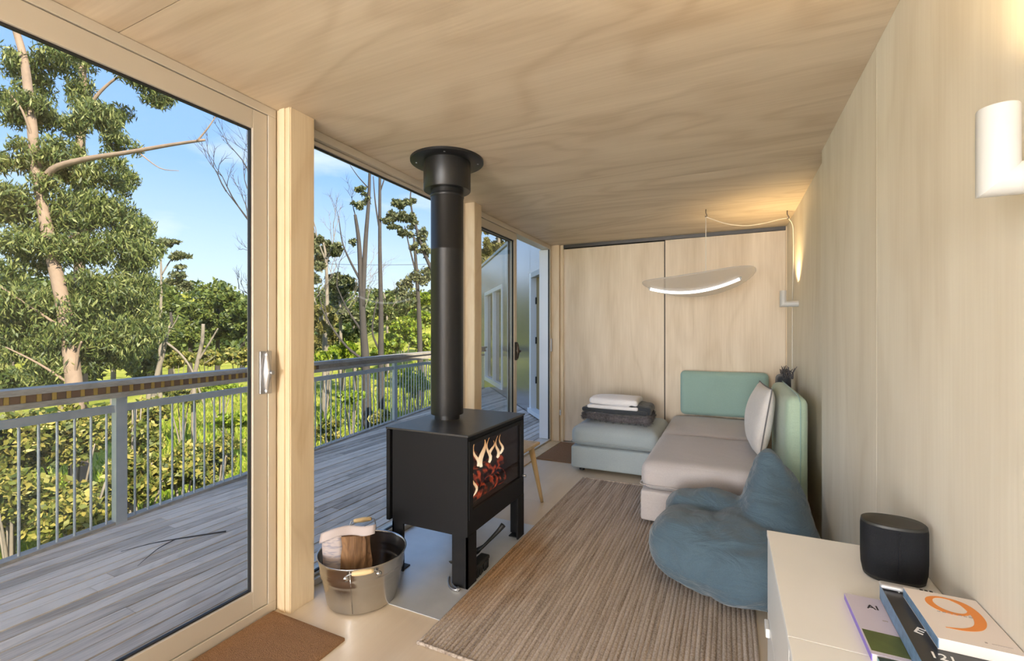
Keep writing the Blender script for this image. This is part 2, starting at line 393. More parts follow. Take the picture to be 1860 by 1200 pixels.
# back wall: sliding plywood doors hung from a dark track
wb = sroot('wall_back', (0, 0, 0))
box('backing', -1.97, .62, 5.42, 5.52, -.06, ZC, M['ply_door'], wb)
box('end_stud', -1.855, -1.815, YB - .01, 5.42, 0, ZC - .001, M['pine'], wb)
box('end_stud', .525, .535, YB, 5.42, 0, ZC - .001, M['pine'], wb)
box('sliding_track', -1.815, .525, YB - .005, 5.42, 2.362, ZC - .001, M['track'], wb)
d1 = sroot('door_1'); box('panel', -1.815, -.641, YB + .012, YB + .05, .012, 2.350, M['ply_door'], d1)
box('panel_edge', -.641, -.630, YB + .03, YB + .06, .012, 2.350, M['gasket'], d1)
d2 = sroot('door_2'); box('panel', -.628, .523, YB + .001, YB + .028, .012, 2.358, M['ply_door'], d2)
# unseen wall, set far back to even the end fill light; window opening added
wf = sroot('wall_front'); 
boxes('panel', [(-2.05, -1.75, -7.1, -7.0, 0, ZC), (.35, .62, -7.1, -7.0, 0, ZC), (-1.75, .35, -7.1, -7.0, 0, .25), (-1.75, .35, -7.1, -7.0, 2.25, ZC)], M['ply_wall'], wf)
# left posts
def post(name, y0, y1, x1=-1.872):
    o = struct(mk(name, *merge([(boxv(-2.10, x1, y0, y1, 0, ZC - .0005), BOXF)]), M['pine'])); 
    bm = bmesh.new(); bm.from_mesh(o.data)
    bmesh.ops.bevel(bm, geom=[e for e in bm.edges if abs(e.verts[0].co.z - e.verts[1].co.z) > 1], offset=.004, segments=2, affect='EDGES'); bm.to_mesh(o.data); bm.free()
    return o
post('trim_1', 1.497, 1.638); post('trim_2', 3.232, 3.352); post('trim_3', 5.262, 5.42, -1.858); post('trim_4', -2.99, -2.85); post('trim_6', -7.0, -6.9)
struct(box('trim_5', -1.94, -1.905, 1.4905, 1.4968, 0, ZC - .001, M['pine']))

XO = -2.08                                     # outer face of the joinery
def joinery(name, y0, y1, sash, xin=XL, head=.042, foot=.05, glass_y=None):
    r = sroot(name)
    fm = M['frame']
    box('frame_head', XO, xin, y0, y1, ZC - head, ZC - .001, fm, r, .003)
    box('frame_sill', XO, xin, y0, y1, 0.0005, foot, fm, r, .003)
    box('frame_jamb', XO, xin, y0, y0 + .042, foot, ZC - head, fm, r, .003)
    box('frame_jamb', XO, xin, y1 - .042, y1, foot, ZC - head, fm, r, .003)
    for (a, b, x0, x1, side, rails, mt) in sash:
        zt, zb = ZC - head - .003, foot + .003
        box('stile', x0, x1, a, a + side, zb, zt, mt, r, .003); box('stile', x0, x1, b - side, b, zb, zt, mt, r, .003)
        box('top_rail', x0, x1, a + side, b - side, zt - rails[0], zt, mt, r, .003)
        box('bottom_rail', x0, x1, a + side, b - side, zb, zb + rails[1], mt, r, .003)
        xm = (x0 + x1) / 2; ga, gb, gz0, gz1 = a + side, b - side, zb + rails[1], zt - rails[0]; k = .007
        boxes('gasket', [(xm - .006, xm + .009, ga, ga + k, gz0, gz1), (xm - .006, xm + .009, gb - k, gb, gz0, gz1), (xm - .006, xm + .009, ga + k, gb - k, gz0, gz0 + k), (xm - .006, xm + .009, ga + k, gb - k, gz1 - k, gz1)], M['gasket'], r)
        box('pane', xm - .004, xm + .002, ga, gb, gz0, gz1, M['glass'], r)
    return r
w1 = joinery('door_3', -1.06, 1.4905, [(.19, 1.446, -2.005, -1.964, .072, (.088, .092), M['frame']), (-1.015, .27, -2.055, -2.012, .072, (.088, .092), M['frame'])])
joinery('window_1', -2.85, -1.06, [(-2.805, -1.105, -2.03, -1.985, .05, (.05, .05), M['frame'])])
joinery('window_3', -6.9, -2.99, [(-6.855, -3.035, -2.03, -1.985, .05, (.05, .05), M['frame'])])
w2 = joinery('window_2', 1.638, 3.232, [(1.6815, 3.19, -2.03, -1.985, .012, (.022, .012), M['frame'])], head=.045, foot=.035)
w3 = joinery('door_4', 3.352, 5.262, [(3.395, 4.275, -2.055, -2.012, .062, (.075, .09), M['frame_out']), (3.41, 4.262, -2.005, -1.966, .060, (.075, .09), M['frame'])], head=.05, foot=.03)
box('jamb_face', XO - .02, -1.985, 5.2135, 5.2195, .035, 2.345, M['white_frame'], w3)
box('jamb_gasket', -1.985, -1.968, 5.212, 5.2195, .035, 2.345, M['gasket'], w3)
box('pale_timber_strip', -1.955, -1.83, 3.36, 5.25, .0005, .012, M['birch'], w3)  # thin strip of pale timber along the foot of the far door
# lever handles
def door_handle(root, y, z0, z1, x, mt):
    b = box('handle_plate', x, x + .012, y - .032, y + .028, z0, z1, mt, root, .004)
    zc = (z0 + z1) / 2; h = (z1 - z0) / 2
    V, Fs = [], []
    prof = [(-1, .006, .012), (-.8, .012, .022), (-.25, .020, .034), (0, .022, .040), (.25, .020, .034), (.8, .012, .022), (1, .006, .012)]
    for s, wd, dp in prof:
        for k in range(8):
            t = math.pi * k / 7
            V.append((x + .010 + dp * math.sin(t), y - .004 + wd * math.cos(t), zc + s * h * .96))
    for i in range(len(prof) - 1):
        for k in range(7): Fs.append((i * 8 + k, i * 8 + k + 1, (i + 1) * 8 + k + 1, (i + 1) * 8 + k))
        Fs.append((i * 8 + 7, i * 8, (i + 1) * 8, (i + 1) * 8 + 7))
    Fs.append(tuple(range(8))); Fs.append(tuple(range(48 + 7, 48 - 1, -1)))
    mk('handle_grip', V, Fs, mt, b, True)
    lathe_v, lathe_f = lathe_geo(0, 0, [(.011, 0), (.011, .012), (.008, .015)], 16)
    mk('lock_snib', [(x + .048 + q[2], y - .004 + q[0], zc + q[1]) for q in lathe_v], lathe_f, mt, b, True)
door_handle(w1, 1.434, 1.045, 1.246, -1.9635, M['handle'])
door_handle(w3, 4.235, 1.05, 1.235, -1.9655, M['dark_handle'])
box('strike_plate', -1.962, -1.945, 5.235, 5.258, 1.10, 1.26, M['handle'], w3, .003)
sw = thing('power_outlet', (-1.836, 5.2618, .36), 'small white power outlet low on the timber post by the folded throws', 'outlet')
box('cover_plate', -1.852, -1.832, 5.255, 5.2618, .325, .395, M['plastic_white'], sw, .003); box('socket', -1.847, -1.837, 5.2525, 5.256, .35, .37, M['handle'], sw)

# ------------------------------------------------------------------ wood stove
SX0, SX1, SY0, SY1 = -1.735, -1.215, 2.025, 2.745
st = thing('wood_stove', (-1.45, 2.385, 0.0045), 'black steel wood stove on four legs with a burning fire behind glass', 'stove')
bs = M['black_steel']
box('side_panel', SX0 + .03, SX1, SY0, SY0 + .012, .27, .788, bs, st, .002); box('side_panel', SX0 + .03, SX1, SY1 - .012, SY1, .27, .788, bs, st, .002)
box('back_panel', SX0 + .03, SX0 + .045, SY0 + .012, SY1 - .012, .27, .788, bs, st)
box('heat_shield', SX0 - .012, SX0 + .012, SY0 - .002, SY1 + .002, .275, .785, bs, st, .002)
box('bottom_panel', SX0 + .045, SX1 - .03, SY0 + .012, SY1 - .012, .27, .30, bs, st)
tp = box('top_plate', SX0 - .014, SX1 + .006, SY0 - .006, SY1 + .006, .788, .800, M['stove_top'], st, .003)
box('front_lintel', SX1 - .06, SX1 - .004, SY0 + .012, SY1 - .012, .765, .788, bs, st)
box('front_apron', SX1 - .02, SX1 - .003, SY0 + .012, SY1 - .012, .27, .352, bs, st, .002)
for (a, b) in ((SY0, SY0 + .094), (SY1 - .094, SY1)):
    for (c, d) in ((SX1 - .094, SX1), (SX0 + .03, SX0 + .105)):
        yo = a if a == SY0 else b - .010; xo = d - .010 if d == SX1 else c
        lg = boxes('leg', [(c, d, yo, yo + .010, .0045, .272), (xo, xo + .010, a, b, .0045, .272)], bs, st)
        fx = c + .01 if d == SX1 else c; 
        box('levelling_foot', (c + d) / 2 - .03, (c + d) / 2 + .03, (a + b) / 2 - .025, (a + b) / 2 + .025, .0045, .010, M['sole_black'], lg)
# fire door
dr = boxes('fire_door', [(SX1 - .018, SX1 + .004, SY0 + .014, SY0 + .052, .356, .764), (SX1 - .018, SX1 + .004, SY1 - .052, SY1 - .014, .356, .764), (SX1 - .018, SX1 + .004, SY0 + .052, SY1 - .052, .356, .395), (SX1 - .018, SX1 + .004, SY0 + .052, SY1 - .052, .742, .764)], bs, st)
box('door_glass', SX1 - .012, SX1 - .006, SY0 + .052, SY1 - .052, .395, .742, M['stove_glass'], dr)
tube('latch_knob', [(SX1 + .003, SY1 - .03, .40), (SX1 + .028, SY1 - .03, .40)], [.007, .009], M['handle'], dr)
# firebox lining and the fire
box('firebrick', SX0 + .05, SX0 + .075, SY0 + .02, SY1 - .02, .31, .78, M['brick'], st)
box('firebrick', SX0 + .075, SX1 - .03, SY0 + .014, SY0 + .035, .31, .76, M['brick'], st); box('firebrick', SX0 + .075, SX1 - .03, SY1 - .035, SY1 - .014, .31, .76, M['brick'], st)
box('firebrick', SX0 + .075, SX1 - .03, SY0 + .035, SY1 - .035, .30, .33, M['brick'], st)
box('baffle_plate', SX0 + .075, SX1 - .12, SY0 + .035, SY1 - .035, .72, .735, M['brick'], st)
def flame_mat(name, c0, c1, s0, s1, zlo, zhi):
    m = bpy.data.materials.new(name); m.use_nodes = True; t = m.node_tree; t.nodes.clear()
    tc = N(t, 'ShaderNodeTexCoord'); sp = N(t, 'ShaderNodeSeparateXYZ'); t.links.new(tc.outputs['Generated'], sp.inputs[0])
    nz = N(t, 'ShaderNodeTexNoise'); nz.inputs['Scale'].default_value = 3; t.links.new(tc.outputs['Generated'], nz.inputs['Vector'])
    ad = N(t, 'ShaderNodeMath', operation='MULTIPLY_ADD'); ad.inputs[1].default_value = .5; t.links.new(nz.outputs[0], ad.inputs[0]); t.links.new(sp.outputs['Z'], ad.inputs[2])
    mr = N(t, 'ShaderNodeMapRange'); mr.inputs[1].default_value = zlo; mr.inputs[2].default_value = zhi; t.links.new(ad.outputs[0], mr.inputs[0])
    r = N(t, 'ShaderNodeMixRGB'); r.inputs[1].default_value = (*c0, 1); r.inputs[2].default_value = (*c1, 1); t.links.new(mr.outputs[0], r.inputs[0])
    st_ = N(t, 'ShaderNodeMapRange'); st_.inputs[3].default_value = s0; st_.inputs[4].default_value = s1; t.links.new(mr.outputs[0], st_.inputs[0])
    e = N(t, 'ShaderNodeEmission'); t.links.new(r.outputs[0], e.inputs[0]); t.links.new(st_.outputs[0], e.inputs[1])
    tr = N(t, 'ShaderNodeBsdfTransparent'); lw = N(t, 'ShaderNodeLayerWeight'); lw.inputs[0].default_value = .35
    ms = N(t, 'ShaderNodeMixShader'); t.links.new(lw.outputs['Facing'], ms.inputs[0]); t.links.new(e.outputs[0], ms.inputs[1]); t.links.new(tr.outputs[0], ms.inputs[2])
    o = N(t, 'ShaderNodeOutputMaterial'); t.links.new(ms.outputs[0], o.inputs[0]); return m
M['flame'] = flame_mat('flame', (1, .86, .62), (1, .48, .16), 1.5, .8, .3, 1.1)
def ember_mat():
    m, t, b = new_mat('glowing embers'); tc = N(t, 'ShaderNodeTexCoord'); nz = N(t, 'ShaderNodeTexNoise'); nz.inputs['Scale'].default_value = 28; nz.inputs['Detail'].default_value = 4
    t.links.new(tc.outputs['Object'], nz.inputs['Vector']); r = N(t, 'ShaderNodeValToRGB'); t.links.new(nz.outputs[0], r.inputs[0])
    r.color_ramp.elements[0].position = .48; r.color_ramp.elements[0].color = (.01, .004, .003, 1); r.color_ramp.elements[1].position = .70; r.color_ramp.elements[1].color = (1, .12, .035, 1)
    b.inputs['Base Color'].default_value = (.03, .02, .018, 1); b.inputs['Roughness'].default_value = .9
    t.links.new(r.outputs[0], b.inputs['Emission Color']); b.inputs['Emission Strength'].default_value = .55; return m
M['ember'] = ember_mat()
def flame(y, z, h, wd, x, lean, seed):
    rr = random.Random(seed); pts, rad = [], []
    for i in range(9):
        s = i / 8
        pts.append((x + .01 * math.sin(s * 5 + seed), y + lean * s * s + .015 * math.sin(s * 7 + seed), z + h * s))
        rad.append(.72 * wd * (math.sin(math.pi * min(1, (s + .10)) ** .75) ** 1.0) * (1 - .55 * s) + .0015)
    return tube_geo(pts, rad, 10)
FL = [(2.12, .50, .13, .018, 0, .02), (2.16, .52, .10, .014, .01, .015), (2.34, .54, .15, .013, 0, -.02), (2.42, .52, .19, .022, 0, .02), (2.47, .53, .15, .014, .01, .02),
      (2.54, .55, .10, .013, 0, .02), (2.60, .52, .14, .014, 0, .03), (2.29, .53, .12, .009, -.01, .01), (2.66, .54, .12, .012, 0, .01), (2.15, .395, .10, .012, .03, -.03), (2.26, .40, .12, .016, .03, .01)]
for i, (y, z, h, wd, dx, ln) in enumerate(FL):
    v, f = flame(y, z, h, wd, SX1 - .13 + dx, ln, i * 3 + 1); mk('flame', v, f, M['flame'], st, True)
def log_geo(p0, p1, r, seed):
    rr = random.Random(seed); v, f = tube_geo([Vector(p0).lerp(Vector(p1), i / 6) for i in range(7)], [r * (1 + .12 * rr.uniform(-1, 1)) for i in range(7)], 12); return v, f
for i, (p0, p1, r) in enumerate((((SX1 - .16, 2.10, .37), (SX1 - .14, 2.66, .40), .05), ((SX1 - .26, 2.10, .38), (SX1 - .28, 2.66, .37), .06), ((SX1 - .10, 2.13, .42), (SX1 - .17, 2.45, .46), .045), ((SX1 - .16, 2.30, .46), (SX1 - .14, 2.66, .50), .045), ((SX1 - .30, 2.12, .48), (SX1 - .30, 2.60, .50), .05))):
    v, f = log_geo(p0, p1, r, i); mk('burning_log', v, f, M['ember'], st, True)
# flue
FX, FY = -1.577, 2.385
fu = lathe('flue_pipe', FX, FY, [(.078, .80), (.078, .83), (.0785, .8301), (.099, .83), (.100, .835), (.101, 1.836), (.1015, 1.837), (.1015, 1.845), (.101, 1.846), (.101, 2.24)], M['flue'], st, 48)
lathe('flue_collar', FX, FY, [(.101, 2.21), (.142, 2.208), (.145, 2.212), (.145, 2.385)], M['flue'], st, 48)
lathe('ceiling_plate', FX, FY, [(.145, 2.383), (.222, 2.383), (.226, 2.386), (.226, 2.3995)], M['flue'], st, 56)
lathe('pipe_clip', FX, FY, [(.1018, 2.165), (.104, 2.168), (.104, 2.182), (.1018, 2.185)], M['flue'], st, 48, closed=True)
for k in range(4):
    a = k * math.pi / 2 + .5; lathe('screw', FX + .19 * math.cos(a), FY + .19 * math.sin(a), [(.002, 2.3795), (.006, 2.381), (.006, 2.3835)], M['handle'], st, 10)
# hearth plate
hp = tag(box('hearth_plate', -1.952, -1.198, 1.757, 2.90, .0005, .0045, M['hearth'], None, .0015), 'thin grey metal hearth plate lying under the wood stove', 'hearth')

# hearth tools under the stove
br = thing('hearth_shovel', (-1.30, 2.33, .0045), 'black fire shovel with thick handle leaning beneath the stove', 'shovel')
hd = [Vector((-1.335, 2.315, .040)), Vector((-1.29, 2.345, .085)), Vector((-1.22, 2.385, .165)), Vector((-1.195, 2.40, .20))]
tube('handle', catmull(hd, 5), [.009] * 6 + [.009 + .008 * i / 9 for i in range(10)], M['sole_black'], br, 12)
V, Fs = [], []
for i in range(9):
    for j in range(9):
        a, b = i / 8, j / 8 - .5; wd = .115 * (1 - .25 * a)
        V.append((-1.425 + .11 * a - .06 * b * 0, 2.235 + .085 * a + wd * b * 1.1, .007 + .03 * (abs(b) * 2) ** 3 + .035 * a * a))
for i in range(8):
    for j in range(8): Fs.append((i * 9 + j, (i + 1) * 9 + j, (i + 1) * 9 + j + 1, i * 9 + j + 1))
bl = mk('blade', V, Fs, M['sole_black'], br, True); s_ = bl.modifiers.new('thick', 'SOLIDIFY'); s_.thickness = .004; s_.offset = 1
bh = thing('hearth_brush', (-1.22, 2.29, .0045), 'black bristled hearth brush lying beside the fire shovel', 'brush')
soft('brush_back', (-1.25, 2.20, .062), (.03, .085, .012), .010, M['sole_black'], bh, 8)
for i in range(4):
    for j in range(10):
        x, y = -1.272 + .015 * i, 2.125 + .0165 * j
        tube('bristle_tuft', [(x, y, .054), (x + rnd.uniform(-.004, .004), y + rnd.uniform(-.004, .004), .006)], [.004, .006], M['sole_black'], bh, 5)
pk = thing('fire_tongs', (-1.30, 2.0, .0045), 'bent steel fire tongs on the hearth plate at the stove leg', 'tongs')
tube('arm', catmull([(-1.36, 2.075, .012), (-1.335, 2.03, .012), (-1.30, 1.995, .012), (-1.265, 1.985, .012), (-1.245, 1.997, .016)], 6), .006, M['handle'], pk)
tube('arm', catmull([(-1.345, 2.085, .013), (-1.322, 2.045, .013), (-1.292, 2.012, .013), (-1.262, 2.002, .013)], 6), .005, M['handle'], pk)
lathe('pivot', -1.255, 1.994, [(.010, .006), (.010, .022), (.006, .024)], M['handle'], pk, 14)

# ------------------------------------------------------------------ bucket with firewood
BX, BY = -1.667, 1.755
bk = thing('metal_bucket', (BX, BY, .005), 'round galvanised steel bucket with wooden handle grips beside the timber post', 'bucket')
outer = [(.163, .007), (.168, .010), (.170, .016)]
for z in np.linspace(.02, .235, 24):
    r = .170 + (.212 - .170) * (z - .016) / .22
    bead = .0035 * (math.exp(-((z - .150) / .005) ** 2) + math.exp(-((z - .168) / .005) ** 2)); outer.append((r + bead, float(z)))
inner = [(r - .0035, z) for r, z in reversed(outer[4:])] + [(.160, .014), (.0, .014)]
v, f = lathe_geo(BX, BY, [(.0, .008)] + outer + [(.2145, .239), (.2165, .242), (.2145, .245), (.211, .243), (.2085, .238)] + inner, 64)
mk('body', v, f, M['galv'], bk, True)
sa = math.radians(-62)
tube('side_seam', [(BX + r * math.cos(sa), BY + r * math.sin(sa), z) for r, z in ((.170, .016), (.2125, .238))], .0022, M['galv'], bk, 6)
def bucket_handle(ang, up, sx=1):
    c, s = math.cos(ang), math.sin(ang)
    def P(rad, tan, z): return (BX + rad * c - tan * s, BY + rad * s + tan * c, z)
    wv, wf = tube_geo(catmull([P(.218, -.072, .215), P(.228, -.070, .232 + up * .3), P(.232, -.062, .245 + up), P(.234, -.045, .250 + up), P(.234, .045, .250 + up), P(.232, .062, .245 + up), P(.228, .070, .232 + up * .3), P(.218, .072, .215)], 4), .003, 8)
    h = mk('handle_wire', wv, wf, M['handle'], bk, True)
    g = [P(.234, -.048 + .012 * i, .250 + up) for i in range(9)]
    tube('grip', g, [.008, .0115, .0125, .0135, .014, .0135, .0125, .0115, .008], M['grip'], h, 14)
    for sg in (-1, 1):
        p = Vector(P(.211, sg * .072, .208)); q = Vector(P(.217, sg * .072, .208)); tube('ear', [p, q], [.014, .012], M['galv'], h, 12)
va = math.atan2(-BY, -BX)
bucket_handle(va, -.012); bucket_handle(va + math.pi, .045)
# split log and newspaper standing in it
lg = thing('split_log', (BX - .04, BY - .06, .02), 'split firewood log standing upright in the metal bucket', 'log')
def split_log(name, cx, cy, z0, h, r, ang, tilt, parent, seed):
    rr = random.Random(seed); prof = []
    for k in range(14):
        a = ang + math.radians(-62 + 124 * k / 13); prof.append((r * math.cos(a) * (1 + .07 * rr.uniform(-1, 1)), r * math.sin(a) * (1 + .07 * rr.uniform(-1, 1))))
    prof.append((-.2 * r * math.cos(ang), -.2 * r * math.sin(ang)))
    V, Fs = [], []; n = len(prof); L = 7
    for i in range(L):
        s = i / (L - 1)
        for (px, py) in prof: V.append((cx + px * (1 + .05 * rr.uniform(-1, 1)) + tilt[0] * s, cy + py * (1 + .05 * rr.uniform(-1, 1)) + tilt[1] * s, z0 + h * s + rr.uniform(-.006, .006)))
    for i in range(L - 1):
        for k in range(n): Fs.append((i * n + k, i * n + (k + 1) % n, (i + 1) * n + (k + 1) % n, (i + 1) * n + k))
    Fs.append(tuple(reversed(range(n)))); Fs.append(tuple((L - 1) * n + k for k in range(n)))
    return mk(name, V, Fs, M['bark'], parent)
split_log('split_wood', BX - .055, BY + .01, .03, .30, .105, math.radians(-55), (-.02, -.01), lg, 3)
lg2 = thing('kindling_stick', (BX + .03, BY + .02, .02), 'dark split kindling lying low inside the metal bucket', 'kindling')
for i, (p0, p1) in enumerate((((BX + .06, BY - .09, .045), (BX + .11, BY + .10, .10)), ((BX + .03, BY + .13, .045), (BX + .13, BY - .03, .11)))):
    if i == 0: split = lg2
    v, f = tube_geo([Vector(p0).lerp(Vector(p1), k / 3) for k in range(4)], [.020, .022, .020, .018], 6); mk('split_stick', v, f, M['bark'], lg2)
nw = thing('newspaper', (BX - .07, BY - .06, .02), 'folded newspaper draped over the log in the metal bucket', 'newspaper')
def sheet(name, rows, mat, parent, th=.003):
    V = [p for r in rows for p in r]; n = len(rows[0]); Fs = []
    for i in range(len(rows) - 1):
        for j in range(n - 1): Fs.append((i * n + j, i * n + j + 1, (i + 1) * n + j + 1, (i + 1) * n + j))
    o = mk(name, V, Fs, mat, parent, True); s = o.modifiers.new('thick', 'SOLIDIFY'); s.thickness = th; s.offset = 1; return o
u_ = Vector((CS, SN, 0)); n_ = Vector((SN, -CS, 0))         # across and towards the room
def paper_pt(a, b, out): 
    c = Vector((BX - .085, BY - .02, 0)); q = c + u_ * a + n_ * out; return (q.x, q.y, b)
rows = []
for i in range(15):
    s = i / 14; rows.append([paper_pt(-.095 + .25 * s, .345 + .012 * math.sin(s * 4) + .03 * s - .04 * t_ + .006 * math.sin(7 * s), .085 - .06 * s + .012 * math.sin(s * 9) + .02 * t_) for t_ in (0, .25, .5, .75, 1)])
pm = None
def paper_mat():
    m, t, b = new_mat('printed newsprint'); b.inputs['Roughness'].default_value = .9
    tc = N(t, 'ShaderNodeTexCoord'); mp = N(t, 'ShaderNodeMapping'); mp.inputs['Scale'].default_value = (25, 25, 110); t.links.new(tc.outputs['Object'], mp.inputs[0])
    nz = N(t, 'ShaderNodeTexNoise'); nz.inputs['Scale'].default_value = 1; nz.inputs['Detail'].default_value = 1; t.links.new(mp.outputs[0], nz.inputs['Vector'])
    r = N(t, 'ShaderNodeValToRGB'); r.color_ramp.elements[0].position = .42; r.color_ramp.elements[0].color = (.33, .31, .36, 1); r.color_ramp.elements[1].position = .52; r.color_ramp.elements[1].color = (.50, .44, .44, 1)
    t.links.new(nz.outputs[0], r.inputs[0]); t.links.new(r.outputs[0], b.inputs['Base Color']); return m
M['print'] = paper_mat()
sheet('folded_top', rows, M['paper'], nw, .006)
rows = []
for i in range(9):
    s = i / 8; rows.append([paper_pt(-.095 + .10 * t_ + .008 * s, .335 - .20 * s, .088 - .01 * s + .012 * math.sin(t_ * 3)) for t_ in (0, .2, .4, .6, .8, 1)])
sheet('printed_page', rows, M['print'], nw, .004)
rows = [[paper_pt(-.095 + .03 * k + .01 * s, .335 - .20 * s, .085 - .01 * s - .05 * k) for k in (0, .5, 1)] for s in (0, .25, .5, .75, 1)]
sheet('page_edge', rows, M['paper'], nw, .003)

# ------------------------------------------------------------------ stool behind the stove, doormats, rug
sl = thing('wooden_stool', (-1.56, 3.23, 0), 'light wooden stool with a splayed tapered leg behind the stove', 'stool')
box('seat', -1.78, -1.372, 2.86, 3.43, .425, .450, M['birch'], sl, .008)
for sx in (-1, 1):
    for sy in (-1, 1):
        cx, cy = -1.575, 3.135
        tube('leg', [(cx + sx * .255, cy + sy * .20, .0005), (cx + sx * .16, cy + sy * .20, .426)], [.013, .025], M['birch'], sl, 14)
def mat_mesh(name, x0, x1, y0, y1, h, m, label, cat):
    nx, ny = 60, 40; rs = np.random.RandomState(3); V = []; Fs = []
    for j in range(ny + 1):
        for i in range(nx + 1):
            ed = i in (0, nx) or j in (0, ny)
            V.append((x0 + (x1 - x0) * i / nx, y0 + (y1 - y0) * j / ny, h * .75 if ed else h + rs.uniform(-.0022, .0022)))
    for j in range(ny):
        for i in range(nx): a = j * (nx + 1) + i; Fs.append((a, a + 1, a + nx + 2, a + nx + 1))
    r = thing(name, ((x0 + x1) / 2, (y0 + y1) / 2, .0005), label, cat)
    mk('coir_pile', V, Fs, m, r, True); box('rubber_backing', x0, x1, y0, y1, .0005, h * .76, m, r)
mat_mesh('doormat', -1.95, -1.496, .72, 1.468, .016, M['coir'], 'brown coir doormat against the big sliding door', 'doormat')
mat_mesh('doormat', -1.822, -1.32, 4.44, 5.24, .012, M['coir'], 'brown doormat at the open far door beside the ottoman', 'doormat')

def rug_mat():
    m, t, b = new_mat('jute rug'); b.inputs['Roughness'].default_value = .95; b.inputs['Specular IOR Level'].default_value = .1
    g = N(t, 'ShaderNodeTexCoord'); at_ = N(t, 'ShaderNodeAttribute'); at_.attribute_name = 'row'
    mp = N(t, 'ShaderNodeMapping'); mp.inputs['Scale'].default_value = (45, 2.2, 1); t.links.new(g.outputs['Object'], mp.inputs[0])
    n1 = N(t, 'ShaderNodeTexNoise'); n1.inputs['Scale'].default_value = 1; n1.inputs['Detail'].default_value = 2; t.links.new(mp.outputs[0], n1.inputs['Vector'])
    n2 = N(t, 'ShaderNodeTexNoise'); n2.inputs['Scale'].default_value = 130; n2.inputs['Detail'].default_value = 2; t.links.new(g.outputs['Object'], n2.inputs['Vector'])
    s = N(t, 'ShaderNodeMath', operation='ADD'); t.links.new(n1.outputs[0], s.inputs[0]); t.links.new(n2.outputs[0], s.inputs[1])
    s2 = N(t, 'ShaderNodeMath', operation='MULTIPLY_ADD'); s2.inputs[1].default_value = .22; t.links.new(at_.outputs['Fac'], s2.inputs[0]); t.links.new(s.outputs[0], s2.inputs[2])
    r = N(t, 'ShaderNodeValToRGB'); mr = N(t, 'ShaderNodeMapRange'); mr.inputs[1].default_value = .62; mr.inputs[2].default_value = 1.6; t.links.new(s2.outputs[0], mr.inputs[0]); t.links.new(mr.outputs[0], r.inputs[0])
    r.color_ramp.elements[0].color = (.17, .13, .10, 1); r.color_ramp.elements[1].color = (.66, .585, .52, 1)
    el = r.color_ramp.elements.new(.42); el.color = (.42, .35, .29, 1)
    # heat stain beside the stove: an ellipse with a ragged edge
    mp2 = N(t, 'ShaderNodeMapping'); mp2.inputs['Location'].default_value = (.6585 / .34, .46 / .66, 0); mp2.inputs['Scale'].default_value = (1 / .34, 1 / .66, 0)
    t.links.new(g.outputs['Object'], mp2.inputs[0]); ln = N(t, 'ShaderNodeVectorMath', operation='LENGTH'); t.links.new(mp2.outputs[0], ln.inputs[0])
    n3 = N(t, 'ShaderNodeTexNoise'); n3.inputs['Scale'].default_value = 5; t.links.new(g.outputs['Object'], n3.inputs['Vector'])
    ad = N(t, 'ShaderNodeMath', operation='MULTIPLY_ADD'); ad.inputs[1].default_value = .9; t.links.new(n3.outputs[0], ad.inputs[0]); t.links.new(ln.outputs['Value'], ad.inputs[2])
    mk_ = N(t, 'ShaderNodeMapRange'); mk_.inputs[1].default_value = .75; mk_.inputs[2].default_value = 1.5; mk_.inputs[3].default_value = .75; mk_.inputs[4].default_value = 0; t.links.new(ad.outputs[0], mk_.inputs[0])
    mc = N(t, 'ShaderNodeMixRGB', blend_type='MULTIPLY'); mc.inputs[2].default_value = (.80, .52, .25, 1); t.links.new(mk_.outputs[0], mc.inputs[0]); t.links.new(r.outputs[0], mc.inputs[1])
    t.links.new(mc.outputs[0], b.inputs['Base Color'])
    bp = N(t, 'ShaderNodeBump'); bp.inputs['Strength'].default_value = .6; bp.inputs['Distance'].default_value = .004; t.links.new(n2.outputs[0], bp.inputs['Height']); t.links.new(bp.outputs[0], b.inputs['Normal'])
    return m
M['jute'] = rug_mat()
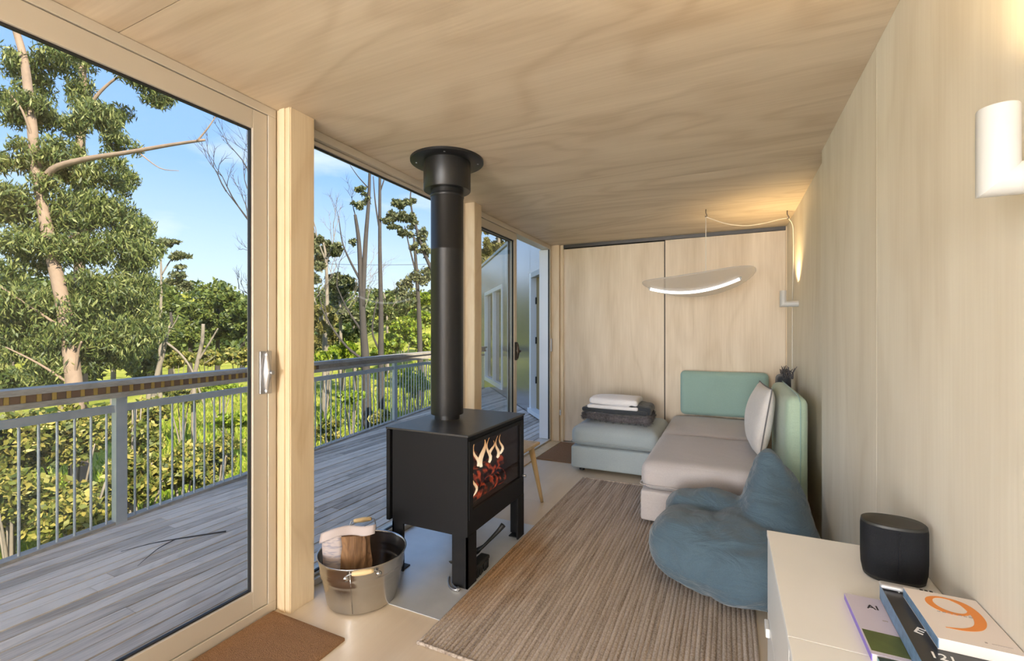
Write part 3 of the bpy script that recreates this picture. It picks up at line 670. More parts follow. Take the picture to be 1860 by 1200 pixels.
def jute_rug(x0, x1, y0, y1):
    rows_n = 66; wd = (x1 - x0) / rows_n; ny = 200; rs = np.random.RandomState(5)
    V, Fs, A = [], [], []
    for r in range(rows_n):
        val = rs.uniform(); ph = rs.uniform(0, 6.28)
        o = len(V); ya = y0 + rs.uniform(-.004, .004); yb = y1 + rs.uniform(-.006, .006)
        ys = np.linspace(ya, yb, ny)
        tw = .0011 * np.sin(ys * 2 * math.pi / .021 + ph)
        for k, (fx, fz) in enumerate(((0, .004), (.14, .0085), (.5, .0115), (.86, .0085), (1, .004))):
            for j in range(ny):
                V.append((x0 + wd * (r + fx) + (.0015 * math.sin(ys[j] * 3 + r) if 0 < r < rows_n else 0), ys[j], fz + (tw[j] if 0 < k < 4 else 0)))
                A.append(val)
        for k in range(4):
            for j in range(ny - 1):
                a = o + k * ny + j; Fs.append((a, a + ny, a + ny + 1, a + 1))
    rg = thing('jute_rug', ((x0 + x1) / 2, (y0 + y1) / 2, .0005), 'large woven brown jute rug on the floor between stove and sofa', 'rug')
    o = mk('woven_rows', V, Fs, M['jute'], rg, True); 
    # object coordinates are relative to the rug centre, so shift them into the mesh itself
    at_ = o.data.attributes.new('row', 'FLOAT', 'POINT'); at_.data.foreach_set('value', A)
    o['kind'] = 'stuff'
    for (a, b, c, d) in ((x0, x0 + .02, y0, y1), (x0, x1, y0 - .004, y0 + .016), (x0, x1, y1 - .014, y1 + .006)):
        n = 60; pts = [(a + (b - a) * (i / n if b - a > .1 else .5), c + (d - c) * (i / n if d - c > .1 else .5), .0078) for i in range(n + 1)]
        tube('border_braid', pts, [.0072 + .0008 * (i % 2) for i in range(n + 1)], M['jute'], rg, 8)
    box('backing', x0 + .01, x1 - .01, y0 + .01, y1 - .01, .0005, .004, M['jute'], rg)
    return rg
jute_rug(-1.20, .117, 1.580, 4.04)

# ------------------------------------------------------------------ modular sofa
def seat_module(name, x0, x1, y0, y1, mt, label, group=None, top=.445):
    r = thing(name, ((x0 + x1) / 2, (y0 + y1) / 2, 0), label, 'sofa', group)
    cx, cy, hx, hy = (x0 + x1) / 2, (y0 + y1) / 2, (x1 - x0) / 2, (y1 - y0) / 2
    soft('base', (cx, cy, .142), (hx - .004, hy - .004, .104), .02, mt, r, 14)
    c = soft('seat_cushion', (cx, cy, (.252 + top) / 2), (hx, hy, (top - .252) / 2), .07, mt, r, 22, puff=(.004, .004, .022), wob=.004, seed=int(abs(x0 * 100)))
    z = .285
    pts = []
    for (a, b) in ((-1, -1), (1, -1), (1, 1), (-1, 1), (-1, -1)): pts.append((a, b))
    rr = .05; P = []
    for (a, b, s0) in ((-1, -1, 180), (1, -1, 270), (1, 1, 0), (-1, 1, 90)):
        for k in range(5):
            t = math.radians(s0 + 90 * k / 4); P.append((cx + a * (hx - rr) + rr * math.cos(t) * 1.03, cy + b * (hy - rr) + rr * math.sin(t) * 1.03, z))
    P.append(P[0]); tube('piping', P, .0035, mt, c, 6)
    for sx in (-1, 1):
        for sy in (-1, 1): lathe('foot', cx + sx * (hx - .09), cy + sy * (hy - .09), [(.022, .0135 if y0 < 4 else .0015), (.026, .016 if y0 < 4 else .004), (.026, .042)], M['sole_black'], r, 16)
    return r
seat_module('sofa_module', -.552, .285, 3.222, 4.235, M['sofa_grey'], 'warm grey sofa seat module with the blue bean bag pushed against it')
seat_module('sofa_module', -.552, .285, 4.243, 5.245, M['sofa_grey'], 'warm grey sofa seat module in the corner below the green backrest')
seat_module('ottoman', -1.372, -.562, 4.205, 5.045, M['sofa_blue'], 'pale blue grey ottoman carrying folded throws', top=.435)
def bolster(name, c, h, mt, label, rot=None, puff=(.0, .012, .0), pipe_side=-1, r=.05):
    t = thing(name, (c[0], c[1], c[2] - h[2]), label, 'cushion')
    b = soft('cover', c, h, r, mt, t, 20, puff=puff, wob=.006, seed=int(c[1] * 10), rot=rot)
    return t, b
t1, _ = bolster('backrest_cushion', (-.045, 5.205, .695), (.415, .058, .232), M['sage'], 'sage green sofa backrest standing along the back wall')
t2, b2 = bolster('backrest_cushion', (.392, 3.86, .500), (.062, .52, .427), M['sage_light'], 'pale green backrest cushion standing along the right wall', puff=(.012, 0, .004), r=.055)
# side frame that carries the backrest, and piping round its near end
def loop_piping(name, plane_y, cx, cz, hx, hz, r, mt, parent):
    P = []
    for (a, b, s0) in ((-1, -1, 180), (1, -1, 270), (1, 1, 0), (-1, 1, 90)):
        for k in range(6):
            t = math.radians(s0 + 90 * k / 5); P.append((cx + a * (hx - r) + r * math.cos(t), plane_y, cz + b * (hz - r) + r * math.sin(t)))
    P.append(P[0]); return tube(name, P, .004, mt, parent, 6)
xs = .392
P = [(xs + .018, 3.338, .12), (xs + .018, 3.338, .45), (xs + .018, 3.338, .86), (xs + .016, 3.352, .90), (xs + .012, 3.40, .932), (xs + .010, 3.60, .936), (xs + .010, 4.30, .936)]
tube('piping', catmull(P, 4), .004, M['sage'], b2, 6)
# throw pillow leaning on it
pr = Matrix.Rotation(math.radians(4), 3, 'Z') @ Matrix.Rotation(math.radians(9), 3, 'Y')
pt = thing('throw_pillow', (.215, 3.90, .47), 'pale grey linen throw pillow with dark piping on the sofa', 'pillow')
def pillow_geo(hw, hh, th, n=22):
    V, Fs = [], []; idx = {}
    for sd in (1, -1):
        for i in range(n + 1):
            for j in range(n + 1):
                a, b = -1 + 2 * i / n, -1 + 2 * j / n
                if sd == -1 and (i in (0, n) or j in (0, n)): idx[(sd, i, j)] = idx[(1, i, j)]; continue
                k = max(0, (1 - a * a) * (1 - b * b)) ** .42
                pull = 1 - .07 * (1 - abs(a)) * 0
                y = a * hw * (1 - .06 * (1 - b * b) * 0 - .05 * (b * b) * 0); z = b * hh
                ear = .06 * (abs(a) * abs(b)) ** 3
                idx[(sd, i, j)] = len(V); V.append((sd * th * k * (1 + .12 * math.sin(3 * a + 2 * b)), y * (1 - .07 * (1 - a * a) + ear * .5), z * (1 - .05 * (1 - b * b) + ear * .5)))
        for i in range(n):
            for j in range(n):
                q = (idx[(sd, i, j)], idx[(sd, i + 1, j)], idx[(sd, i + 1, j + 1)], idx[(sd, i, j + 1)]); Fs.append(q if sd == 1 else tuple(reversed(q)))
    edge = [V[idx[(1, i, 0)]] for i in range(n + 1)] + [V[idx[(1, n, j)]] for j in range(1, n + 1)] + [V[idx[(1, i, n)]] for i in range(n - 1, -1, -1)] + [V[idx[(1, 0, j)]] for j in range(n - 1, -1, -1)]
    return V, Fs, edge
PV, PF, PE = pillow_geo(.29, .235, .085)
pc = Vector((.215, 3.86, .705))
tr_ = lambda q: tuple(pc + pr @ Vector(q))
pcov = mk('cover', [tr_(q) for q in PV], PF, M['pillow'], pt, True)
tube('piping', [tr_(q) for q in PE], .0045, M['piping'], pcov, 6)
# dark fringe in the corner behind the cushions
fg = thing('fringed_throw', (.45, 4.55, .62), 'dark brown fringed throw tucked in the corner behind the green cushion', 'throw')
soft('cloth', (.455, 4.62, .78), (.055, .12, .17), .04, M['dark_cloth'], fg, 10, wob=.02, seed=4)
for i in range(26):
    x, y = .455 + rnd.uniform(-.03, .05), 4.55 + rnd.uniform(-.08, .12)
    tube('fringe', [(x, y, .94), (x + rnd.uniform(-.02, .02), y + rnd.uniform(-.02, .02), .985), (x + rnd.uniform(-.045, .045), y + rnd.uniform(-.05, .05), 1.03 + rnd.uniform(-.03, .02))], [.006, .005, .002], M['fur'], fg, 5)
# folded throws on the ottoman
f1 = thing('fur_throw', (-1.0, 4.62, .46), 'folded dark grey fur throw at the bottom of the pile on the ottoman', 'throw')
def fur_slab(name, c, h, seed, parent):
    o = soft(name, c, h, h[2] * .95, M['fur'], parent, 16, puff=(0, 0, .004), wob=.012, seed=seed, freq=9)
    rs = np.random.RandomState(seed); me = o.data; nv = len(me.vertices); co = np.empty(nv * 3); me.vertices.foreach_get('co', co); co = co.reshape(-1, 3) + np.array(base_of(parent))
    nr = np.empty(nv * 3); me.vertices.foreach_get('normal', nr); nr = nr.reshape(-1, 3)
    k = rs.randint(0, nv, 9000); p = co[k] + rs.normal(size=(9000, 3)) * .008; d = nr[k] * .5 + rs.normal(size=(9000, 3)) * .5; d /= np.linalg.norm(d, axis=1, keepdims=True)
    sd = np.cross(d, rs.normal(size=(9000, 3))); sd /= np.linalg.norm(sd, axis=1, keepdims=True)
    V = np.stack([p - sd * .0016, p + sd * .0016, p + d * .013], 1).reshape(-1, 3); Fs = [(3 * i, 3 * i + 1, 3 * i + 2) for i in range(9000)]
    h_ = mk('fur_pile', V, Fs, M['fur'], o); h_['kind'] = 'stuff'
fur_slab('folded_fur', (-.99, 4.60, .506), (.325, .22, .036), 2, f1)
f2 = thing('dark_blanket', (-1.0, 4.62, .53), 'crumpled dark grey blanket folded between the fur throw and white sheet', 'throw')
soft('folded_cloth', (-1.0, 4.62, .566), (.315, .21, .022), .020, M['dark_cloth'], f2, 16, wob=.012, seed=8, freq=8)
soft('loose_corner', (-.77, 4.64, .605), (.14, .19, .040), .036, M['dark_cloth'], f2, 16, wob=.03, seed=11, freq=9, rot=Matrix.Rotation(math.radians(10), 3, 'Y'))
f3 = thing('white_sheet', (-1.0, 4.62, .567), 'folded white cotton sheet on top of the throws', 'sheet')
soft('upper_fold', (-1.02, 4.62, .652), (.235, .185, .032), .028, M['white_cloth'], f3, 18, puff=(0, 0, .016), wob=.010, seed=5, freq=7)
soft('lower_fold', (-1.02, 4.615, .602), (.25, .19, .018), .016, M['white_cloth'], f3, 18, wob=.006, seed=6, freq=7)

# ------------------------------------------------------------------ bean bag
def bean_bag():
    r = thing('bean_bag', (.0, 2.72, .012), 'large blue grey cotton bean bag on the rug with a pointed back', 'bean bag')
    def blob(c, h, k=2.4):
        P, Fs = rcube(14); L = (np.abs(P) ** k).sum(axis=1, keepdims=True) ** (1 / k); return (P / L * np.array(h) + np.array(c)).tolist(), Fs
    parts = []
    # low seat lobes, flattened underneath
    def low(c, h, k=2.6):
        v, f = blob(c, h, k); parts.append(([(x, y, max(z, .028)) for x, y, z in v], f))
    low((-.03, 2.70, .18), (.365, .345, .185)); low((.19, 2.68, .16), (.27, .335, .18)); low((-.10, 2.90, .23), (.25, .16, .175)); low((-.16, 2.64, .20), (.22, .22, .175))
    low((.13, 2.48, .17), (.27, .17, .145))
    # tall back lobe: squashed slab that rises to a rounded peak
    def back(c0, c1, h0, h1, steps=12, n=28):
        V, Fs = [], []
        for i in range(steps + 1):
            s = i / steps
            for k in range(n):
                t = 2 * math.pi * k / n; a, b = math.cos(t), math.sin(t)
                e = .8; a = math.copysign(abs(a) ** e, a); b = math.copysign(abs(b) ** e, b)
                hx = h0[0] + (h1[0] - h0[0]) * s ** 2.5; hy = h0[1] + (h1[1] - h0[1]) * s ** 1.9
                V.append((c0[0] + (c1[0] - c0[0]) * s + hx * a, c0[1] + (c1[1] - c0[1]) * s + hy * b, c0[2] + (c1[2] - c0[2]) * s))
        for i in range(steps):
            for k in range(n): Fs.append((i * n + k, i * n + (k + 1) % n, (i + 1) * n + (k + 1) % n, (i + 1) * n + k))
        Fs.append(tuple(reversed(range(n)))); Fs.append(tuple(steps * n + k for k in range(n)))
        return V, Fs
    parts.append(back((.265, 2.80, .05), (.205, 2.93, .675), (.205, .27), (.022, .03)))
    V, Fs = merge(parts)
    o = mk('cover', V, Fs, M['denim'], r, True)
    m = o.modifiers.new('skin', 'REMESH'); m.mode = 'VOXEL'; m.voxel_size = .013; m.use_smooth_shade = True
    m = o.modifiers.new('relax', 'SMOOTH'); m.iterations = 5; m.factor = .5
    tx = bpy.data.textures.new('crumple', 'CLOUDS'); tx.noise_scale = .22; tx.noise_depth = 1
    d = o.modifiers.new('crumple', 'DISPLACE'); d.texture = tx; d.strength = .05; d.mid_level = .5; d.texture_coords = 'LOCAL'
    tx = bpy.data.textures.new('creases', 'CLOUDS'); tx.noise_scale = .11; tx.noise_depth = 2; tx.noise_type = 'HARD_NOISE'
    d = o.modifiers.new('creases', 'DISPLACE'); d.texture = tx; d.strength = -.020; d.mid_level = .3; d.texture_coords = 'LOCAL'
    m = o.modifiers.new('relax2', 'SMOOTH'); m.iterations = 2; m.factor = .5
    return r, o
bean, bean_o = bean_bag()

# ------------------------------------------------------------------ white cabinets with speaker and books
CZ = .66
def cabinet(y0, y1, label):
    r = thing('cabinet', (.31, (y0 + y1) / 2, 0), label, 'cabinet')
    x0, x1 = .120, .4985
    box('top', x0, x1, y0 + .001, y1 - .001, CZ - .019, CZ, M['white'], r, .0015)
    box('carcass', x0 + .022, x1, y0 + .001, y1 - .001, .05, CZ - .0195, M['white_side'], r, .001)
    box('plinth', x0 + .045, x1, y0 + .01, y1 - .01, .0125, .05, M['white_side'], r)
    for k, (z0, z1) in enumerate(((.055, .385), (.391, .638))):
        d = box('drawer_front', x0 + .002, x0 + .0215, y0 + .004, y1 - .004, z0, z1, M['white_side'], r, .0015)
        if k == 0: box('pull_tab', x0 - .010, x0 + .002, y1 - .10, y1 - .04, z1 - .035, z1 - .006, M['white_side'], d, .003)
    return r
cabinet(1.172, 1.772, 'white drawer cabinet against the plywood wall carrying the black speaker')
cabinet(.572, 1.172, 'white drawer cabinet carrying the near half of the book pile')
sp = thing('smart_speaker', (.412, 1.565, CZ), 'black oval wireless speaker with fabric grille on the white cabinet', 'speaker')
def oval(name, prof, mat, par, sx=.073, sy=.054, ang=0, c=(.410, 1.575)):
    V, Fs = [], []; n = 56
    for r, z in prof:
        for k in range(n):
            t = 2 * math.pi * k / n; a = math.copysign(abs(math.cos(t)) ** .85, math.cos(t)) * r * sx; b = math.copysign(abs(math.sin(t)) ** .85, math.sin(t)) * r * sy
            V.append((c[0] + a * math.cos(ang) - b * math.sin(ang), c[1] + a * math.sin(ang) + b * math.cos(ang), z))
    for i in range(len(prof) - 1):
        for k in range(n): Fs.append((i * n + k, i * n + (k + 1) % n, (i + 1) * n + (k + 1) % n, (i + 1) * n + k))
    Fs.append(tuple(reversed(range(n)))); Fs.append(tuple((len(prof) - 1) * n + k for k in range(n)))
    o = mk(name, V, Fs, mat, par, True); m = o.modifiers.new('edges', 'EDGE_SPLIT'); m.split_angle = math.radians(38); return o
sang = math.radians(0)
oval('base', [(.86, CZ + .0005), (.92, CZ + .004), (.94, CZ + .012)], M['speaker_top'], sp, ang=sang)
oval('grille', [(.94, CZ + .012), (.985, CZ + .03), (1, CZ + .06), (1, CZ + .137), (.985, CZ + .148)], M['speaker'], sp, ang=sang)
oval('top_panel', [(.985, CZ + .148), (.97, CZ + .154), (.93, CZ + .156)], M['speaker_top'], sp, ang=sang)
box('front_ridge', .4065, .4115, 1.5195, 1.5225, CZ + .03, CZ + .142, M['speaker'], sp, .001)
# books. each: bottom centre, size across (x), along (y), thickness, rotation
def book(name, c, wdt, ln, th, ang, cover, pages, label, spine=None, page_sides='far'):
    r = thing(name, c, label, 'book'); r.rotation_euler = (0, 0, ang)
    hx, hy = wdt / 2, ln / 2
    def bx(nm, x0, x1, y0, y1, z0, z1, m, p=r, bev=0):
        o = mk(nm, boxv(x0, x1, y0, y1, z0, z1), BOXF, m); o.parent = p
        return o
    bx('cover', -hx, hx, -hy, hy, th - .0012, th, cover); bx('back_cover', -hx, hx, -hy, hy, 0, .0012, cover)
    bx('spine', -hx, -hx + .0015, -hy, hy, .0012, th - .0012, spine or cover)
    bx('pages', -hx + .0015, hx - .0015, -hy + .0015, hy - .0015, .0012, th - .0012, pages)
    return r, hx, hy, th
def flat(name, pts, z, mat, parent, th=.0004):
    n = len(pts); V = [(x, y, z) for x, y in pts] + [(x, y, z + th) for x, y in pts]
    o = mk(name, V, [tuple(reversed(range(n))), tuple(range(n, 2 * n))] + [(i, (i + 1) % n, n + (i + 1) % n, n + i) for i in range(n)], mat); o.parent = parent; return o
def ribbon(name, path, widths, z, mat, parent):
    P = [Vector((x, y)) for x, y in path]; L, R = [], []
    for i, p in enumerate(P):
        d = (P[min(i + 1, len(P) - 1)] - P[max(i - 1, 0)]).normalized(); nn = Vector((-d.y, d.x)); L.append(p + nn * widths[i]); R.append(p - nn * widths[i])
    V = [(q.x, q.y, z) for q in L] + [(q.x, q.y, z) for q in R]; n = len(P)
    V += [(x, y, z + .0004) for x, y, _ in V]
    Fs = []
    for i in range(n - 1):
        Fs.append((2 * n + i, 2 * n + i + 1, 3 * n + i + 1, 3 * n + i)); Fs.append((i, n + i, n + i + 1, i + 1)); Fs.append((i, i + 1, 2 * n + i + 1, 2 * n + i)); Fs.append((n + i, 3 * n + i, 3 * n + i + 1, n + i + 1))
    o = mk(name, V, Fs, mat); o.parent = parent; return o
def lettering(name, body, size, loc, rot, mat, parent, shear=0):
    c = bpy.data.curves.new(name, 'FONT'); c.body = body; c.size = size; c.extrude = .0002; c.shear = shear; c.align_x = 'CENTER'; c.align_y = 'CENTER'; c.offset = size * .012
    tmp = bpy.data.objects.new(name, c); COL.objects.link(tmp)
    dg = bpy.context.evaluated_depsgraph_get(); me = bpy.data.meshes.new_from_object(tmp.evaluated_get(dg)); bpy.data.objects.remove(tmp)
    o = bpy.data.objects.new(name, me); COL.objects.link(o); me.materials.clear(); me.materials.append(mat)
    o.location = loc; o.rotation_euler = (0, 0, rot); o.parent = parent; return o
bc = lambda n, c, r=.35: plain(n, c, r, var=.04)
B_lav, B_pur = bc('lavender cover', (.60, .56, .68)), bc('purple spine', (.22, .14, .62))
B_blk, B_blu = bc('black cover', (.022, .020, .020), .3), plain('blue edge pages', (.16, .26, .40), .5, var=.5, vscale=60)
B_wht, B_org = bc('white cover', (.80, .73, .70)), bc('orange print', (.80, .26, .03))
B_pg, B_grn = bc('page block', (.62, .60, .56), .8), plain('green print', (.085, .12, .03), .4, var=.4, vscale=40)
B_teal, B_dkt = plain('teal spine', (.10, .36, .40), .4, var=.3, vscale=40), plain('dark green cover', (.03, .055, .05), .35, var=.6, vscale=30)
B_ink, B_gry, B_wink, B_skin = bc('black print', (.02, .02, .03)), bc('grey print', (.38, .33, .32)), bc('white print', (.85, .85, .85)), bc('beige print', (.55, .42, .32))
ba, hx, hy, th = book('lavender_book', (.354, 1.275, CZ), .178, .24, .016, 0, B_lav, B_pg, 'lavender covered book with purple spine and green landscape, bottom of the pile', B_pur)
flat('cover_picture', [(-hx + .003, -.108), (hx - .003, -.108), (hx - .003, -.036), (-hx + .003, -.032)], th, B_grn, ba)
lettering('title_lettering', 'AI', .026, (-.042, .074, th + .0002), 0, B_ink, ba); flat('subtitle_mark', [(-.036, .020), (-.026, .020), (-.026, .0235), (-.036, .0235)], th, B_gry, ba)
bt, hx, hy, th2 = book('dark_green_book', (.345, 1.082, CZ), .138, .14, .0157, math.radians(2), B_dkt, B_pg, 'dark green paperback with teal spine at the end of the pile', B_teal)
bb, hx, hy, th = book('black_book', (.401, 1.225, CZ + .0165), .135, .350, .0365, math.radians(-1.5), B_blk, B_blu, 'thick black book with white lettering and blue spine in the pile', B_blu)
lettering('cover_lettering', 'W', .024, (-.030, .153, th + .0002), math.radians(-12), B_wink, bb); lettering('cover_lettering', 'E', .034, (-.042, -.012, th + .0002), math.radians(-28), B_wink, bb); lettering('cover_lettering', '121', .028, (-.028, -.092, th + .0002), math.radians(-4), B_wink, bb)
flat('cover_figure', [(.020, -.17), (.064, -.17), (.064, -.115), (.030, -.108)], th, B_skin, bb)
b9, hx, hy, th = book('white_book', (.4345, 1.258, CZ + .0535), .127, .196, .022, 0, B_wht, B_pg, 'white paperback with a big orange 9 on top of the book pile', B_blu)
path, wd = [], []
for i in range(41):
    a_ = 2 * math.pi * i / 40; path.append((.001 + .032 * math.cos(a_), .048 + .033 * math.sin(a_))); wd.append(.0032 + .0045 * max(0, -math.cos(a_ - .5)))
ribbon('numeral', path, wd, th, B_org, b9)
path = [tuple(q.xy) for q in catmull([Vector((.012, .080, 0)), Vector((.030, .066, 0)), Vector((.0375, .040, 0)), Vector((.036, .005, 0)), Vector((.022, -.026, 0)), Vector((-.004, -.044, 0)), Vector((-.036, -.050, 0))], 6)]
ribbon('numeral_tail', path, [.0012 + .0088 * math.sin(math.pi * min(1, (i + 2) / len(path)) ** .85) for i in range(len(path))], th + .0001, B_org, b9)
for i in range(7): flat('small_print', [(-.030 + i * .0085, .010), (-.0245 + i * .0085, .010), (-.0245 + i * .0085, .0125), (-.030 + i * .0085, .0125)], th + .0005, B_gry, b9)
flat('publisher_mark', [(.012, -.080), (.016, -.080), (.016, -.076), (.012, -.076)], th, B_gry, b9); flat('small_print', [(.022, -.079), (.052, -.079), (.052, -.0775), (.022, -.0775)], th, B_gry, b9)
rm = thing('remote_control', (.385, 1.383, CZ + .0535), 'slim silver remote control lying between speaker and books', 'remote')
soft('body', (.388, 1.383, CZ + .0592), (.054, .013, .0052), .005, plain('silver plastic', (.50, .50, .52), .35, .3), rm, 10, rot=Matrix.Rotation(math.radians(-3), 3, 'Z'))
for i in range(3): soft('button', (.412 + i * .009, 1.383, CZ + .0648), (.003, .003, .001), .001, M['sole_black'], rm, 4)

# ------------------------------------------------------------------ wall lights
def glow_mat(): return emit('lamp bulb', (1, .74, .40), 9)
M['bulb'] = glow_mat()
def sconce(x_wall, y, label):
    ax = x_wall - .112; z0, z1, r = 1.548, 1.688, .0255
    t = thing('wall_sconce', (x_wall, y, 1.60), label, 'wall lamp', 'white elbow sconces')
    n = 40; V, Fs = [], []
    # upright cup: bottom cut at 45 degrees, open at the top with a wall thickness
    ring = [(math.cos(2 * math.pi * k / n), math.sin(2 * math.pi * k / n)) for k in range(n)]
    zc = z0 + r
    for c, s in ring: V.append((ax + r * c, y + r * s, zc + r * c))
    for c, s in ring: V.append((ax + r * c, y + r * s, z1 - .002))
    for c, s in ring: V.append((ax + (r - .001) * c, y + (r - .001) * s, z1))
    for c, s in ring: V.append((ax + (r - .0035) * c, y + (r - .0035) * s, z1))
    for c, s in ring: V.append((ax + (r - .004) * c, y + (r - .004) * s, zc + r + .012))
    for i in range(4):
        for k in range(n): Fs.append((i * n + k, i * n + (k + 1) % n, (i + 1) * n + (k + 1) % n, (i + 1) * n + k))
    Fs.append(tuple(4 * n + k for k in range(n)))
    o = mk('upright_cup', V, Fs, M['plastic_white'], t, True); m = o.modifiers.new('e', 'EDGE_SPLIT'); m.split_angle = math.radians(35)
    V, Fs = [], []
    for c, s in ring: V.append((ax + r * c, y + r * s, zc + r * c))
    for c, s in ring: V.append((x_wall - .0005, y + r * s, zc + r * c))
    for k in range(n): Fs.append((k, (k + 1) % n, n + (k + 1) % n, n + k))
    o = mk('wall_arm', V, Fs, M['plastic_white'], t, True)
    v, f = lathe_geo(ax, y, [(.003, zc + r + .016), (.016, zc + r + .022), (.020, zc + r + .038), (.014, zc + r + .052), (.002, zc + r + .056)], 18)
    mk('bulb', v, f, M['bulb'], t, True)
    ld = bpy.data.lights.new('sconce_light', 'SPOT'); ld.energy = 30; ld.color = (1, .70, .33); ld.spot_size = math.radians(120); ld.spot_blend = .7; ld.shadow_soft_size = .025
    lo = bpy.data.objects.new('sconce_light', ld); COL.objects.link(lo); lo.location = (ax, y, z1 - .01); lo.rotation_euler = (math.pi, 0, 0)
    return t
sconce(XR, .985, 'white elbow wall lamp on the plywood above the book pile')
sconce(XRF, 4.47, 'white elbow wall lamp in the far corner above the sofa')

# ------------------------------------------------------------------ hanging lamp
def sheet_mat():
    m = bpy.data.materials.new('frosted lamp sheet'); m.use_nodes = True; t = m.node_tree; t.nodes.clear()
    tr = N(t, 'ShaderNodeBsdfTransparent'); tl = N(t, 'ShaderNodeBsdfTranslucent'); tl.inputs[0].default_value = (.86, .89, .94, 1)
    df = N(t, 'ShaderNodeBsdfPrincipled'); df.inputs['Base Color'].default_value = (.78, .80, .84, 1); df.inputs['Roughness'].default_value = .3
    m1 = N(t, 'ShaderNodeMixShader'); m1.inputs[0].default_value = .5; t.links.new(tl.outputs[0], m1.inputs[1]); t.links.new(df.outputs[0], m1.inputs[2])
    m2 = N(t, 'ShaderNodeMixShader'); m2.inputs[0].default_value = .36; t.links.new(tr.outputs[0], m2.inputs[1]); t.links.new(m1.outputs[0], m2.inputs[2])
    o = N(t, 'ShaderNodeOutputMaterial'); t.links.new(m2.outputs[0], o.inputs[0]); return m
M['sheet'] = sheet_mat(); M['led'] = emit('lit tube', (1, .98, .94), 1.7)
LC = Vector((-.172, 4.285, 1.685))
pl = thing('pendant_lamp', LC, 'frosted curved sheet pendant lamp with a lit bowed tube hanging over the sofa', 'pendant lamp')
def lamp_pt(a, b, dz=0):
    ang = math.radians(-6); ca, sa_ = math.cos(ang), math.sin(ang)
    z = .055 + .155 * ((a + .08) / .36) ** 2 * .42 + .020 * (b / .36) ** 2 - .13 * b + .045 * a - .085
    return (LC.x - .045 + a * ca - b * sa_, LC.y + a * sa_ + b * ca, LC.z + z + .035 + dz)
V, Fs = [], []; nr, na = 12, 48
V.append(lamp_pt(0, .02, .018))
for i in range(1, nr + 1):
    for k in range(na):
        t_ = 2 * math.pi * k / na; rr = i / nr; V.append(lamp_pt(.46 * rr * math.cos(t_) - .03, .44 * rr * math.sin(t_), .018))
for k in range(na): Fs.append((0, 1 + k, 1 + (k + 1) % na))
for i in range(nr - 1):
    for k in range(na): Fs.append((1 + i * na + k, 1 + (i + 1) * na + k, 1 + (i + 1) * na + (k + 1) % na, 1 + i * na + (k + 1) % na))
o = mk('frosted_sheet', V, Fs, M['sheet'], pl, True); m = o.modifiers.new('thick', 'SOLIDIFY'); m.thickness = .002
tube('light_tube', [lamp_pt(-.43 + .74 * i / 24, 0) for i in range(25)], .0125, M['led'], pl, 12)
for a in (-.435, .315): 
    p = Vector(lamp_pt(a, 0)); tube('end_cap', [p - Vector((.008, 0, 0)), p + Vector((.008, 0, .004))], .0145, M['plastic_white'], pl, 12)
tube('suspension_cord', [lamp_pt(.045, 0, .02), (LC.x, LC.y, 2.335)], .0035, M['cable'], pl, 8)
tube('ceiling_hook', catmull([(LC.x, LC.y, 2.3995), (LC.x, LC.y, 2.37), (LC.x + .008, LC.y, 2.345), (LC.x + .002, LC.y, 2.335), (LC.x - .006, LC.y, 2.343)], 4), .004, M['wire_dark'], pl, 8)
cb = pl
sw_pts = [(LC.x, LC.y, 2.335)] + [(LC.x + (.47 - LC.x) * s, LC.y + (4.628 - LC.y) * s, 2.335 - .09 * math.sin(math.pi * s) * (1 - .35 * s) + .005 * s) for s in (.1, .2, .3, .45, .6, .75, .9)] + [(.475, 4.63, 2.335)]
tube('swag_cable', catmull(sw_pts, 4), .0032, M['cable'], cb, 8)
tube('cable_drop', catmull([(.475, 4.63, 2.335), (.515, 4.70, 2.29), (.527, 4.74, 2.2), (.5285, 4.745, 2.0), (.530, 4.80, 1.8), (.530, 4.83, 1.5), (.530, 4.84, 1.0), (.530, 4.85, .4)], 6), .0035, M['cable'], cb, 8)
tube('wall_hook', catmull([(.47, 4.628, 2.3995), (.47, 4.628, 2.365), (.482, 4.63, 2.34), (.474, 4.632, 2.328), (.462, 4.630, 2.338)], 4), .0045, M['wire_dark'], cb, 8)

